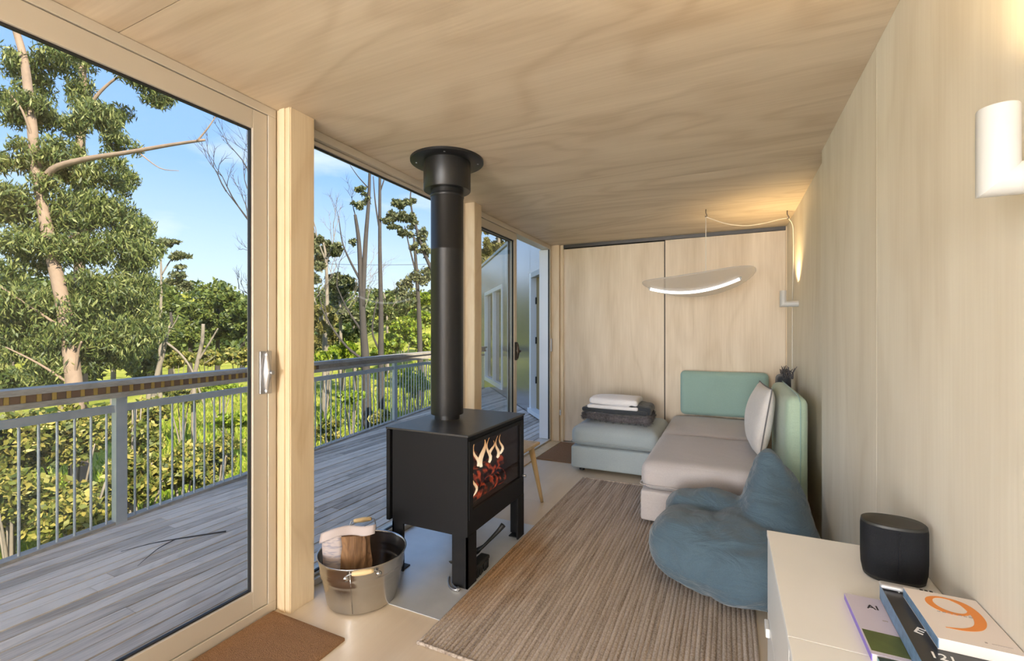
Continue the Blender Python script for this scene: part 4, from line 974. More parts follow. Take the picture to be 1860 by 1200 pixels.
# ------------------------------------------------------------------ deck, railing
RA = Vector((-3.776, 1.102, 0)); RD = Vector((-.1793, .9838, 0)).normalized(); RN = Vector((RD.y, -RD.x, 0))
FA = Vector((-2.533, 6.41, 0)); FD = Vector((-.6194, .7851, 0)).normalized(); FN = Vector((-.7851, -.6194, 0))   # wing facade line, normal to the deck
def rail_y(x): return RA.y + (x - RA.x) / RD.x * RD.y
def fac_y(x): return FA.y + (x - FA.x) / FD.x * FD.y
dk = sroot('deck', (-3.2, 3, -.04))
DT = -.008; bw, gap = .085, .011; x = -2.085; DY0 = -2.2; k = 0
while x - bw > -5.45:
    xa, xb = x, x - bw
    lo = max(DY0, rail_y(xa) - .0, rail_y(xb)) if xb < RA.x + .7 else DY0
    loa, lob = max(DY0, rail_y(xa)), max(DY0, rail_y(xb)); hia, hib = fac_y(xa) - .02, fac_y(xb) - .02
    cuts = []; y = DY0 + rnd.uniform(.6, 3.2)
    while y < min(hia, hib) - .5:
        if y > max(loa, lob) + .4: cuts.append(y)
        y += rnd.uniform(2.2, 3.9)
    ends = [(loa, lob)] + [(c, c) for c in cuts] + [(hia, hib)]
    if min(hia, hib) > max(loa, lob) + .1:
        for (p, q), (p2, q2) in zip(ends[:-1], ends[1:]):
            zt = DT + rnd.uniform(-.0015, .0015); g = .0015
            V = [(xb, q + g, zt - .032), (xa, p + g, zt - .032), (xa, p2 - g, zt - .032), (xb, q2 - g, zt - .032), (xb, q + g, zt), (xa, p + g, zt), (xa, p2 - g, zt), (xb, q2 - g, zt)]
            mk('board', V, BOXF, M['deck'], dk)
    x -= bw + gap; k += 1
# joists and edge beam below
for j in range(26):
    yj = DY0 + .2 + j * .45; xe = RA.x + (yj - RA.y) / RD.y * RD.x
    if fac_y(-2.1) < yj:
        xs_ = FA.x + (yj - FA.y) / FD.y * FD.x - .05
    else: xs_ = -2.09
    if xe < xs_ - .1: box('joist', xe + .02, xs_, yj, yj + .045, -.18, -.043, M['rail_timber'], dk)
def along(s, off, z): 
    p = RA + RD * s + RN * off; return Vector((p.x, p.y, z))
def rail_box(name, s0, s1, o0, o1, z0, z1, mat, parent):
    V = [along(s0, o0, z0), along(s0, o1, z0), along(s1, o1, z0), along(s1, o0, z0), along(s0, o0, z1), along(s0, o1, z1), along(s1, o1, z1), along(s1, o0, z1)]
    return mk(name, [tuple(v) for v in V], BOXF, mat, parent)
rl = thing('deck_railing', tuple(along(2, 0, 0)), 'galvanised steel deck railing with a wide weathered timber handrail', 'railing')
S0, S1 = -3.3, 8.7
rail_box('edge_board', S0, S1, -.045, .03, -.20, .012, M['rail_timber'], rl)
rail_box('handrail_top', S0, S1, -.06, .085, .965, 1.0, M['zinc'] if False else M['rail_timber'], rl)
rail_box('handrail_web', S0, S1, -.02, .045, .915, .965, M['rail_timber'], rl)
rail_box('handrail_base', S0, S1, -.045, .06, .880, .915, M['rail_timber'], rl)
M['tick'] = plain('yellow rail tick', (.42, .27, .05), .7, var=.2); M['tick_brown'] = plain('brown rail tick', (.16, .085, .05), .7, var=.2)
sxx = -1.5  # alternating yellow and brown blocks along the handrail's inner face
while sxx < 2.6:
    rail_box('rail_tick', sxx, sxx + .020, .045, .056, .917, .963, M['tick'], rl); rail_box('rail_tick', sxx + .024, sxx + .071, .045, .052, .917, .960, M['tick_brown'], rl); sxx += .0745
rail_box('mid_rail', S0, S1, -.012, .022, .775, .825, M['zinc'], rl)
posts = [-3.2, -1.29, .62, 2.53, 4.43, 6.34, 8.25]
for s in posts: rail_box('post', s - .036, s + .036, -.010, .034, -.02, .882, M['zinc'], rl)
s = S0 + .05
bal = None
while s < S1:
    if min(abs(s - q) for q in posts) > .05:
        p = along(s, .004, .008)
        if bal is None:
            v, f = tube_geo([(0, 0, 0), (0, 0, .772)], .0075, 8, False); bal = mk('baluster', v, f, M['zinc'], None, True); bal.parent = rl; bal.location = p - rl.location
        else:
            b_ = bal.copy(); COL.objects.link(b_); b_.parent = rl; b_.location = p - rl.location
    s += .0925
tw = thing('fallen_twig', (-3.15, 1.65, -.006), 'thin fallen twig lying across the deck boards', 'twig')
tube('stem', catmull([(-3.03, 1.93, .004), (-3.12, 1.80, .010), (-3.22, 1.695, .006), (-3.27, 1.60, .010), (-3.33, 1.48, .003)], 5), [.006 - .0045 * i / 20 for i in range(21)], M['bark_dark'], tw, 6)
tube('side_shoot', catmull([(-3.20, 1.71, .007), (-3.16, 1.60, .008), (-3.10, 1.51, .006), (-3.04, 1.43, .003)], 4), [.0035 - .0024 * i / 12 for i in range(13)], M['bark_dark'], tw, 6)

# ------------------------------------------------------------------ wing across the deck
wg = thing('wing_building', (-3.5, 8.2, 0), 'metal clad building wing beyond the far glass door', 'building')
def fp(s, out, z):
    p = FA + FD * s + FN * out; return (p.x, p.y, z)
def fbox(name, s0, s1, o0, o1, z0, z1, mat, parent=None):
    V = [fp(s0, o0, z0), fp(s1, o0, z0), fp(s1, o1, z0), fp(s0, o1, z0), fp(s0, o0, z1), fp(s1, o0, z1), fp(s1, o1, z1), fp(s0, o1, z1)]
    return mk(name, V, [tuple(reversed(f)) for f in BOXF], mat, parent or wg)
WT = 3.12; g = .004
DZ, WZ0, WZ1 = 2.31, .10, 2.38
segs = [(-1.25, -.16, -.25, WT), (-.16, .70, DZ, WT), (-.16, .70, -.25, .06), (.70, 1.85, -.25, WT), (1.85, 2.98, -.25, WT), (2.98, 5.25, WZ1, WT), (2.98, 5.25, -.25, WZ0), (5.25, 5.95, -.25, WT)]
for a, b, c, d in segs: fbox('cladding_panel', a + g, b - g, -.02, 0, c + g, d - g, M['metal_clad'])
fbox('wall_core', -1.25, -.16, -.16, -.021, -.3, WT - .02, M['frame_out']); fbox('wall_core', .70, 2.98, -.16, -.021, -.3, WT - .02, M['frame_out']); fbox('wall_core', 5.25, 5.95, -.16, -.021, -.3, WT - .02, M['frame_out'])
fbox('wall_core', -.16, .70, -.16, -.021, DZ, WT - .02, M['frame_out']); fbox('wall_core', 2.98, 5.25, -.16, -.021, WZ1, WT - .02, M['frame_out'])
fbox('end_wall', 5.90, 5.95, -3.4, -.16, -.3, WT, M['metal_clad']); fbox('back_wall', -1.25, 5.95, -3.45, -3.4, -.3, WT, M['metal_clad']); fbox('roof', -1.28, 6.0, -3.5, .03, WT, WT + .06, M['frame_out'])
fbox('inner_floor', -.3, 5.9, -3.4, -.16, -.1, 0, M['room_dark']); 
# door
dw = fbox('door_frame', -.16, -.09, -.14, .015, .06, DZ, M['white_frame']); fbox('door_jamb', .60, .70, -.14, .015, .06, DZ, M['white_frame'], dw); fbox('door_head', -.09, .60, -.14, .015, DZ - .08, DZ, M['frame_out'], dw); fbox('door_sill', -.16, .70, -.14, .05, .02, .09, M['white_frame'], dw)
dl = fbox('door_leaf', -.09, .60, -.12, -.08, .09, DZ - .08, M['room_dark']); 
for z in (.5, 1.15, 1.8): fbox('hinge', .575, .60, -.08, -.06, z, z + .11, M['sole_black'], dl)
# window with two panes
wd_ = fbox('window_frame', 2.98, 3.07, -.12, .015, WZ0, WZ1, M['white_frame'])
fbox('frame_side', 5.15, 5.25, -.12, .015, WZ0, WZ1, M['white_frame'], wd_); fbox('frame_head', 3.07, 5.15, -.12, .015, WZ1 - .09, WZ1, M['white_frame'], wd_); fbox('frame_sill', 3.07, 5.15, -.12, .03, WZ0, WZ0 + .10, M['white_frame'], wd_); fbox('mullion', 4.0, 4.09, -.12, .015, WZ0 + .1, WZ1 - .09, M['white_frame'], wd_)
M['win_reflect'] = plain('tinted window pane', (.10, .095, .06), .06, .0, spec=.6)
fbox('window_pane', 3.07, 4.0, -.07, -.06, WZ0 + .1, WZ1 - .09, M['win_reflect'], wd_); fbox('window_pane', 4.09, 5.15, -.07, -.06, WZ0 + .1, WZ1 - .09, M['win_reflect'], wd_)

# ------------------------------------------------------------------ land
def ground_z(x, y):
    d = max(0.0, -x - 5.0)
    z = -1.7 - .085 * min(d, 18) - .02 * max(0, min(d - 18, 60))
    hx, hy = (x + 24) / 17, (y - 52) / 20
    z += 11.5 * math.exp(-(hx * hx + hy * hy))                  # shrubby hillside to the north
    r = math.hypot(x, y); z += 19 * (1 / (1 + math.exp(-(r - 135) / 14)))   # far ridge
    z += .25 * math.sin(x * .45 + 1) * math.cos(y * .38) + .12 * math.sin(x * 1.3) * math.sin(y * 1.1)
    return z
def grid_land():
    V, Fs = [], []; radii = [3, 5, 7, 9, 11, 13, 15.5, 18, 21, 24, 27.5, 31, 35, 40, 45, 50, 56, 63, 71, 80, 90, 102, 115, 128, 140, 152, 166, 182, 200]
    n = 96
    for r in radii:
        for k in range(n):
            a = math.radians(70 + 170 * k / (n - 1)); xx, yy = r * math.cos(a) - 1.0, r * math.sin(a) + 2.0
            V.append((xx, yy, ground_z(xx, yy)))
    for i in range(len(radii) - 1):
        for k in range(n - 1): Fs.append((i * n + k, (i + 1) * n + k, (i + 1) * n + k + 1, i * n + k + 1))
    return mk('ground', V, Fs, None, None, True)
def grass_mat():
    m, t, b = new_mat('meadow grass'); b.inputs['Roughness'].default_value = .95; b.inputs['Specular IOR Level'].default_value = .1
    tc = N(t, 'ShaderNodeTexCoord'); n1 = N(t, 'ShaderNodeTexNoise'); n1.inputs['Scale'].default_value = .35; n1.inputs['Detail'].default_value = 8; n1.inputs['Roughness'].default_value = .7
    t.links.new(tc.outputs['Object'], n1.inputs['Vector']); r = N(t, 'ShaderNodeValToRGB'); t.links.new(n1.outputs[0], r.inputs[0])
    r.color_ramp.elements[0].position = .33; r.color_ramp.elements[0].color = (.13, .16, .02, 1); r.color_ramp.elements[1].position = .68; r.color_ramp.elements[1].color = (.56, .50, .12, 1)
    e = r.color_ramp.elements.new(.5); e.color = (.36, .37, .05, 1)
    t.links.new(r.outputs[0], b.inputs['Base Color']); n2 = N(t, 'ShaderNodeTexNoise'); n2.inputs['Scale'].default_value = 9; t.links.new(tc.outputs['Object'], n2.inputs['Vector'])
    bp = N(t, 'ShaderNodeBump'); bp.inputs['Strength'].default_value = 1; bp.inputs['Distance'].default_value = .15; t.links.new(n2.outputs[0], bp.inputs['Height']); t.links.new(bp.outputs[0], b.inputs['Normal']); return m
M['grass'] = grass_mat()
gd = grid_land(); gd.data.materials.append(M['grass']); struct(gd)

# ------------------------------------------------------------------ trees
def leaves_geo(clusters, seed, ls=.12, lw=.026, droop=.9, dens=1.0):
    rs = np.random.RandomState(seed); A = []
    for (c, h, n) in clusters:
        n = max(4, int(n * dens)); d = rs.normal(size=(n, 3)); d /= np.linalg.norm(d, axis=1, keepdims=True)
        if n > 60:                                    # sprays: sub-clumps inside the cluster, with gaps between them
            k = 8; cc = rs.normal(size=(k, 3)); cc /= np.linalg.norm(cc, axis=1, keepdims=True); cc *= rs.uniform(size=(k, 1)) ** .4
            q = cc[rs.randint(0, k, n)] * .80 + d * (rs.uniform(size=(n, 1)) ** .6) * .46
        else: q = d * (rs.uniform(size=(n, 1)) ** .45)
        A.append(np.array(c) + q * np.array(h))
    p = np.concatenate(A); n = len(p)
    ax = rs.normal(size=(n, 3)); ax[:, 2] -= droop * 1.4; ax /= np.linalg.norm(ax, axis=1, keepdims=True)
    sd = np.cross(ax, rs.normal(size=(n, 3))); sd /= np.linalg.norm(sd, axis=1, keepdims=True)
    L = ls * rs.uniform(.6, 1.25, (n, 1)); W = lw * rs.uniform(.7, 1.3, (n, 1))
    V = np.stack([p - ax * L * .5, p - ax * L * .05 + sd * W, p + ax * L * .5, p - ax * L * .05 - sd * W], 1).reshape(-1, 3)
    return V
def leaf_obj(name, V, mat, parent):
    n = len(V) // 4; V = V - np.array(base_of(parent)); me = bpy.data.meshes.new(name)
    me.vertices.add(4 * n); me.vertices.foreach_set('co', V.astype(np.float32).ravel())
    me.loops.add(4 * n); me.loops.foreach_set('vertex_index', np.arange(4 * n, dtype=np.int32))
    me.polygons.add(n); me.polygons.foreach_set('loop_start', np.arange(0, 4 * n, 4, dtype=np.int32)); me.update(calc_edges=True)
    me.materials.append(mat); o = bpy.data.objects.new(name, me); COL.objects.link(o); o.parent = parent; o['kind'] = 'stuff'; return o
LM = {
 'gum': leaf_mat('gum leaves', [(.040, .062, .018), (.080, .115, .028), (.16, .19, .05), (.31, .32, .11)], .3),
 'gum_grey': leaf_mat('grey gum leaves', [(.05, .065, .03), (.10, .12, .05), (.18, .19, .09), (.26, .25, .12)], .25),
 'pine': leaf_mat('pine leaves', [(.03, .055, .015), (.07, .10, .02), (.13, .17, .035), (.20, .22, .05)], .25),
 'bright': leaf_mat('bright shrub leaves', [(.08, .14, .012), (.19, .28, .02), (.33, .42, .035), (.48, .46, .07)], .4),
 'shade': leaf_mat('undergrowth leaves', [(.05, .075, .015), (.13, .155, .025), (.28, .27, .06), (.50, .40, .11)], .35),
 'dry': leaf_mat('dry pine leaves', [(.12, .11, .03), (.22, .20, .055), (.34, .29, .09)], .3),
}
def wig(P, amp, seed):
    rr = random.Random(seed); return [p + Vector((rr.uniform(-amp, amp), rr.uniform(-amp, amp), rr.uniform(-amp, amp) * .5)) if 0 < i < len(P) - 1 else p for i, p in enumerate(P)]
def limb_geo(P, r0, r1, n=8, sm=4):
    Q = catmull(P, sm); m = len(Q) - 1; return tube_geo(Q, [r0 + (r1 - r0) * (i / m) ** .8 for i in range(m + 1)], n)
def twigs(p0, d, L, depth, r, rr, out, spread=.7, up=.15):
    P = [p0]; dd = d.normalized()
    for i in range(4):
        dd = (dd + Vector((rr.uniform(-1, 1), rr.uniform(-1, 1), rr.uniform(-1, 1) + up)) * .22).normalized(); P.append(P[-1] + dd * L / 4)
    out.append(tube_geo(P, [r * (1 - .7 * i / 4) for i in range(5)], 5 if depth > 1 else 4, False))
    if depth > 0:
        for i in range(2, 5):
            for _ in range(1 if depth > 1 else 2):
                nd = (dd + Vector((rr.uniform(-1, 1), rr.uniform(-1, 1), rr.uniform(-.5, 1))) * spread).normalized(); twigs(P[i], nd, L * rr.uniform(.45, .72), depth - 1, r * .5, rr, out, spread, up)
def tree(name, label, trunks, clusters, leaf, bark, seed, ls=.12, lw=.026, droop=.9, group=None, cat='tree', dens=1.0, bare=None):
    """trunks: list of (pixel path at depth t, r0, r1); clusters: list of (px, py, t, rx_px, ry_px, count)"""
    P0 = at(*trunks[0][0][0]) if trunks else at(*clusters[0][:3])
    gz = ground_z(P0.x, P0.y)
    r = thing(name, (P0.x, P0.y, min(P0.z, gz)), label, cat, group)
    for i, (pp, r0, r1) in enumerate(trunks):
        Q = [at(*q) for q in pp]
        if i == 0 and Q[0].z > gz: Q = [Vector((Q[0].x, Q[0].y, gz - .1))] + Q
        v, f = limb_geo(Q, r0, r1); mk('trunk' if i == 0 else 'branch', v, f, M[bark], r, True)
    if bare:
        out = []; rr = random.Random(seed)
        for (px, py, t, dx, dy, L, dep, rad) in bare:
            p = at(px, py, t); q = at(px + dx, py + dy, t + rr.uniform(-.3, .3)); twigs(p, q - p, L, dep, rad, rr, out)
        v, f = merge(out); o = mk('twigs', v, f, M[bark], r, True); o['kind'] = 'stuff'
    if clusters:
        C = []
        for (px, py, t, rx, ry, n) in clusters:
            c = at(px, py, t); k = t / F; C.append((tuple(c), (rx * k, rx * k, ry * k), n))
        leaf_obj('foliage', leaves_geo(C, seed, ls, lw, droop, dens), LM[leaf], r)
    return r
# the near gum with a pale leaning trunk
gum_c = [(60, 130, 9.4, 50, 40, 900), (110, 100, 9.6, 60, 40, 1300), (30, 190, 9.2, 45, 40, 800), (90, 215, 9.3, 60, 45, 1500), (170, 230, 9.6, 45, 40, 1200), (25, 290, 9.0, 45, 40, 1000), (100, 290, 9.3, 60, 40, 1600), (190, 320, 9.6, 45, 40, 1200),
         (30, 370, 9.0, 60, 50, 1700), (110, 370, 9.2, 60, 50, 1800), (195, 385, 9.5, 60, 45, 1700), (40, 450, 8.9, 70, 55, 2100), (130, 450, 9.2, 70, 55, 2200), (215, 440, 9.5, 60, 45, 1700), (255, 475, 9.7, 35, 30, 600),
         (30, 540, 8.8, 75, 60, 2400), (120, 545, 9.2, 80, 60, 2600), (215, 540, 9.5, 70, 55, 2300), (30, 630, 8.8, 80, 60, 2600), (120, 640, 9.0, 80, 60, 2600), (215, 630, 9.4, 75, 60, 2400), (262, 590, 9.7, 28, 50, 700)]
tree('gum_tree', 'tall gum tree with a pale leaning trunk and long bare side branch', [
    ([(150, 905, 8.6), (140, 790, 8.7), (134, 690, 8.8), (118, 570, 8.9), (92, 450, 9), (70, 330, 9), (55, 200, 9), (44, 110, 9), (25, 40, 9), (10, -40, 9)], .19, .045),
    ([(72, 345, 9), (95, 308, 8.9), (150, 290, 8.8), (230, 277, 8.7), (310, 263, 8.6), (372, 254, 8.5)], .075, .022), ([(358, 256, 8.5), (378, 232, 8.5), (394, 208, 8.5)], .018, .008), ([(250, 275, 8.7), (290, 305, 8.7), (325, 310, 8.7)], .015, .005),
    ([(62, 260, 9), (40, 200, 8.8), (12, 165, 8.7)], .03, .01), ([(135, 690, 8.8), (142, 640, 8.7), (148, 620, 8.6)], .03, .015), ([(120, 600, 8.9), (60, 560, 8.6), (0, 520, 8.4)], .03, .01), ([(132, 700, 8.8), (70, 660, 8.5), (10, 630, 8.3)], .03, .01), ([(92, 450, 9), (150, 420, 9.2), (210, 400, 9.4)], .035, .012)],
    gum_c, 'gum', 'bark_pale', 11, .15, .015, 1.1, dens=1.7)
iv = [(148, 90, 12, 40, 40, 1000), (200, 105, 12, 50, 35, 1500), (250, 150, 12, 50, 28, 1300), (285, 175, 12, 30, 20, 500), (150, 190, 12, 30, 50, 1100), (195, 190, 12, 50, 35, 1300), (145, 320, 12, 20, 70, 1300), (210, 260, 12, 35, 35, 800), (228, 330, 12.3, 30, 35, 700), (250, 400, 12.3, 40, 35, 1000), (270, 440, 12.3, 35, 30, 800), (245, 520, 12.3, 45, 60, 1500), (262, 600, 12.2, 35, 60, 1200)]
tree('ivy_clad_gum_tree', 'gum tree with an ivy covered upright trunk behind the leaning gum', [
    ([(150, 800, 12), (146, 600, 12), (144, 450, 12), (145, 300, 12), (150, 170, 12), (148, 60, 12), (148, -20, 12)], .17, .07), ([(148, 235, 12), (168, 185, 11.8), (200, 150, 11.8), (240, 125, 11.8)], .06, .02), ([(146, 330, 12), (142, 290, 11.9), (162, 220, 11.8)], .03, .015)],
    iv, 'gum', 'bark_pale', 12, .16, .018, 1.0, dens=1.5)
# slim tree, stag trunks and bare crown
tree('slender_gum_tree', 'slender pale tree with small flat crowns beyond the railing', [([(291, 690, 24), (291, 600, 24), (293, 520, 24), (292, 465, 24)], .13, .04), ([(293, 500, 24), (312, 470, 24), (325, 465, 24)], .04, .02)],
     [(305, 440, 24, 22, 8, 500), (322, 465, 24, 20, 7, 400), (330, 485, 24, 14, 3, 120), (318, 505, 24, 22, 12, 400), (335, 520, 24, 14, 10, 250)], 'gum_grey', 'bark_grey', 13, .3, .06, .3)
tree('dead_stag_tree', 'pale dead trunk with a broken top beside the slender tree', [([(270, 800, 13), (284, 690, 13), (296, 640, 13), (306, 590, 13)], .10, .05), ([(300, 620, 13), (330, 645, 13), (352, 680, 13), (372, 740, 13)], .035, .02), ([(300, 612, 13), (318, 585, 13), (324, 572, 13)], .02, .01)], [], None, 'bark_grey', 14)
tree('dead_stag_tree', 'pale forked dead trunk in front of the dark pines', [([(352, 700, 15), (358, 660, 15), (367, 620, 15), (369, 588, 15)], .08, .05), ([(360, 655, 15), (382, 620, 15), (396, 596, 15)], .04, .02), ([(372, 660, 15), (392, 645, 15)], .02, .01)], [], None, 'bark_grey', 15)
tree('bare_tree', 'leafless dark tree with fine forked branches beside the timber post', [([(520, 760, 11), (500, 620, 11), (485, 500, 11), (478, 430, 11), (476, 330, 11)], .12, .03)], [], None, 'bark_dark', 16,
     bare=[(478, 450, 11, -30, -60, 1.5, 3, .035), (476, 400, 11, -40, -70, 1.5, 3, .03), (476, 350, 11, -35, -40, 1.1, 2, .02), (476, 330, 11, -20, -60, 1.0, 2, .018), (480, 460, 11, -40, 10, .7, 2, .015), (490, 560, 11, -20, -15, .8, 2, .02)])
# dense trees across the valley seen through the big door
dn = [(345, 585, 36, 40, 45, 'dense green pine behind the pale stag trunk'), (395, 575, 38, 38, 42, 'broad dark pine in the middle of the valley row'), (440, 580, 36, 36, 50, 'tall dense pine beside the bare tree'), (310, 600, 34, 30, 55, 'dense pine standing behind the slender tree'), (490, 585, 37, 40, 45, 'dense pine half hidden behind the timber post')]
for i, (px, py, t, rx, ry, lab) in enumerate(dn):
    rr = random.Random(i); cl = [(px + rr.uniform(-.6, .6) * rx, py + rr.uniform(-.75, .75) * ry, t + rr.uniform(-1.5, 1.5), rx * .42, ry * .30, 420) for _ in range(11)]
    tree('pine_tree', lab, [([(px, py + ry + 30, t), (px + 2, py, t), (px, py - ry * .6, t)], .25, .08)], cl, 'pine', 'bark_dark', 30 + i, .5, .12, .2, 'pines across the valley')
for i, (px, py, t, rx, ry, lab) in enumerate([(20, 600, 19, 70, 110, 'bushy gum filling the gap left of the leaning trunk'), (110, 610, 20, 70, 110, 'bushy gum directly behind the leaning trunk'), (205, 610, 19, 65, 100, 'bushy gum behind the ivy clad trunk'), (270, 620, 21, 40, 80, 'bushy gum beside the slender tree')]):
    rr = random.Random(40 + i); cl = [(px + rr.uniform(-.8, .8) * rx, py + rr.uniform(-.8, .9) * ry, t + rr.uniform(-1, 1), rx * .4, ry * .28, 420) for _ in range(15)]
    tree('bushy_gum_tree', lab, [([(px, py + ry + 30, t), (px + 2, py, t), (px, py - ry * .6, t)], .15, .05)], cl, 'gum', 'bark_grey', 45 + i, .26, .06, .5, 'bushy gums behind the near tree')
# trees of the middle window
tw1 = [(655, 347, 16, 13, 8, 260), (650, 372, 16, 14, 8, 260), (668, 366, 16, 10, 10, 160), (640, 440, 16, 10, 8, 120)]
tree('tall_gum_tree', 'tall dark gum with a forked trunk and small tufts of leaves', [([(668, 800, 16), (664, 660, 16), (660, 600, 16), (656, 520, 16), (652, 440, 16), (645, 390, 16)], .18, .05), ([(658, 560, 16), (664, 440, 16), (670, 360, 16), (672, 290, 16)], .10, .04), ([(655, 510, 16), (634, 470, 16), (622, 440, 16), (616, 400, 16)], .05, .015), ([(668, 340, 16), (650, 320, 16), (636, 300, 16)], .025, .01), ([(656, 600, 16), (630, 560, 16), (612, 520, 16)], .05, .015), ([(662, 655, 16), (630, 630, 16), (600, 590, 16), (585, 560, 16)], .06, .02)],
     tw1, 'gum_grey', 'bark_dark', 50, .15, .035, .3, bare=[(645, 390, 16, -10, -50, .9, 2, .02), (616, 400, 16, -5, -40, .7, 2, .015), (672, 300, 16, -10, -50, .8, 1, .015), (600, 590, 16, -20, -40, 1.2, 3, .025), (585, 560, 16, -20, -40, 1.0, 3, .02), (612, 520, 16, -10, -60, 1.2, 3, .02)])
tree('tall_gum_tree', 'tall straight dark gum trunk beside the forked gum', [([(694, 800, 16.6), (692, 660, 16.6), (692, 560, 16.6), (690, 450, 16.6), (690, 300, 16.6)], .14, .045), ([(690, 420, 16.6), (682, 370, 16.6), (678, 320, 16.6)], .04, .015), ([(692, 640, 16.6), (676, 600, 16.6), (686, 540, 16.6)], .05, .02), ([(690, 350, 16.6), (698, 325, 16.6), (702, 312, 16.6)], .03, .012)],
     [(702, 400, 16.6, 12, 12, 220), (712, 388, 16.6, 10, 8, 160)], 'gum_grey', 'bark_dark', 51, .15, .035, .3)
tree('leaning_gum_tree', 'gum with clumped grey green crown and a leaning dead limb by the flue', [([(765, 800, 20), (762, 600, 20), (757, 500, 20), (752, 430, 20)], .15, .05), ([(800, 520, 20), (775, 470, 20), (758, 420, 20), (746, 370, 20), (747, 340, 20)], .10, .02), ([(757, 500, 20), (744, 450, 20), (735, 410, 20)], .05, .02)],
     [(725, 372, 20, 16, 9, 420), (742, 366, 20, 14, 8, 380), (712, 395, 20, 13, 10, 380), (735, 395, 20, 18, 12, 550), (750, 400, 20, 14, 14, 420), (740, 420, 20, 18, 12, 450), (765, 425, 20, 12, 16, 350), (715, 412, 20, 13, 7, 250), (770, 455, 20, 12, 14, 280), (752, 450, 20, 12, 12, 260), (745, 505, 20, 20, 18, 450), (770, 500, 20, 16, 24, 450), (728, 525, 20, 16, 12, 260), (745, 540, 20, 25, 14, 380)], 'gum_grey', 'bark_dark', 52, .17, .04, .3, dens=1.3)
mid = [('olive_green_tree', 590, 470, 22, 30, 45, 'grey green tree beside the timber post in the middle window', 'gum_grey'), ('olive_green_tree', 615, 540, 24, 45, 50, 'bushy grey green tree behind the forked gum', 'gum_grey'), ('olive_green_tree', 585, 590, 20, 25, 45, 'pale dry bush tree at the foot of the timber post', 'dry'), ('olive_green_tree', 640, 590, 26, 35, 35, 'leafy tree low between the dark gum trunks', 'gum'), ('olive_green_tree', 700, 560, 30, 22, 40, 'green tree behind the straight gum trunk', 'gum')]
for i, (nm, px, py, t, rx, ry, lab, lf) in enumerate(mid):
    rr = random.Random(80 + i); cl = [(px + rr.uniform(-.8, .8) * rx, py + rr.uniform(-.85, .85) * ry, t + rr.uniform(-1.2, 1.2), rx * .36, ry * .24, 300) for _ in range(15)]
    tree(nm, lab, [([(px + 4, py + ry + 30, t), (px + 2, py, t), (px - 3, py - ry * .7, t)], .12, .04)], cl, lf, 'bark_grey', 60 + i, .26, .06, .3, bare=[(px, py, t, -20, -50, 2.0, 3, .04), (px + 2, py + 10, t, 25, -40, 1.8, 3, .04)])
# shrubs: sunlit ones on the hillside and meadow, shaded ones under the deck edge
def shrub(px, py, t, rx, ry, lf, lab, seed, cnt=1500, ls=.2, lw=.05, grp=None):
    rr = random.Random(seed); cl = [(px + rr.uniform(-.6, .6) * rx, py + rr.uniform(-.6, .5) * ry, t + rr.uniform(-.4, .4), rx * .5, ry * .45, cnt // 9) for _ in range(9)]
    c = at(px, py, t); gz = ground_z(c.x, c.y); r = thing('shrub', (c.x, c.y, gz), lab, 'shrub', grp)
    C = []
    for (a, b, tt, x_, y_, n) in cl:
        q = at(a, b, tt); kk = tt / F; C.append((tuple(q), (x_ * kk, x_ * kk, y_ * kk), n))
    top = Vector((c.x, c.y, c.z + .3 * ry * t / F)); out = []
    for j in range(5):
        e = Vector((c.x + rr.uniform(-.7, .7) * rx * t / F, c.y + rr.uniform(-.4, .4) * rx * t / F, c.z + rr.uniform(-.2, .7) * ry * t / F)); b0 = Vector((c.x, c.y, gz - .05)); out.append(tube_geo(catmull([b0, b0.lerp(e, .5) + Vector((0, 0, .1)), e], 3), [.03 * (1 - .12 * q_) for q_ in range(7)], 5))
    v, f = merge(out); mk('stems', v, f, M['bark_grey'], r, True)
    leaf_obj('foliage', leaves_geo(C, seed, ls, lw, .3), LM[lf], r); return r
for i, (px, py, t, rx, ry) in enumerate([(735, 600, 26, 32, 28), (765, 585, 30, 26, 26), (715, 622, 22, 22, 20), (770, 625, 24, 26, 24), (620, 640, 20, 30, 22), (590, 655, 18, 24, 18), (650, 655, 20, 20, 14), (700, 640, 30, 30, 14)]):
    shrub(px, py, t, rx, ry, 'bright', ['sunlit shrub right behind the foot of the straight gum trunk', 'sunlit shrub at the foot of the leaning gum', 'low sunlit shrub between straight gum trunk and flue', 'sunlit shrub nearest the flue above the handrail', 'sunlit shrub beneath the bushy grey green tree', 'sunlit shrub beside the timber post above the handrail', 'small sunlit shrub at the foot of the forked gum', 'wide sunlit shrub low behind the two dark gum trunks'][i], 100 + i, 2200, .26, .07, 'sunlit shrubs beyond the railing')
for i, (px, py, t, rx, ry) in enumerate([(735, 560, 44, 30, 18), (770, 545, 48, 30, 20), (790, 575, 42, 30, 22), (715, 575, 46, 22, 14)]):
    shrub(px, py, t, rx, ry, 'bright' if i % 2 else 'gum', ['dark green hillside shrub below the clumped gum crown', 'bright hillside shrub behind the leaning dead limb', 'dark green hillside shrub nearest the flue', 'bright hillside shrub beside the straight gum trunk'][i], 115 + i, 1500, .5, .13, 'hillside shrubs')
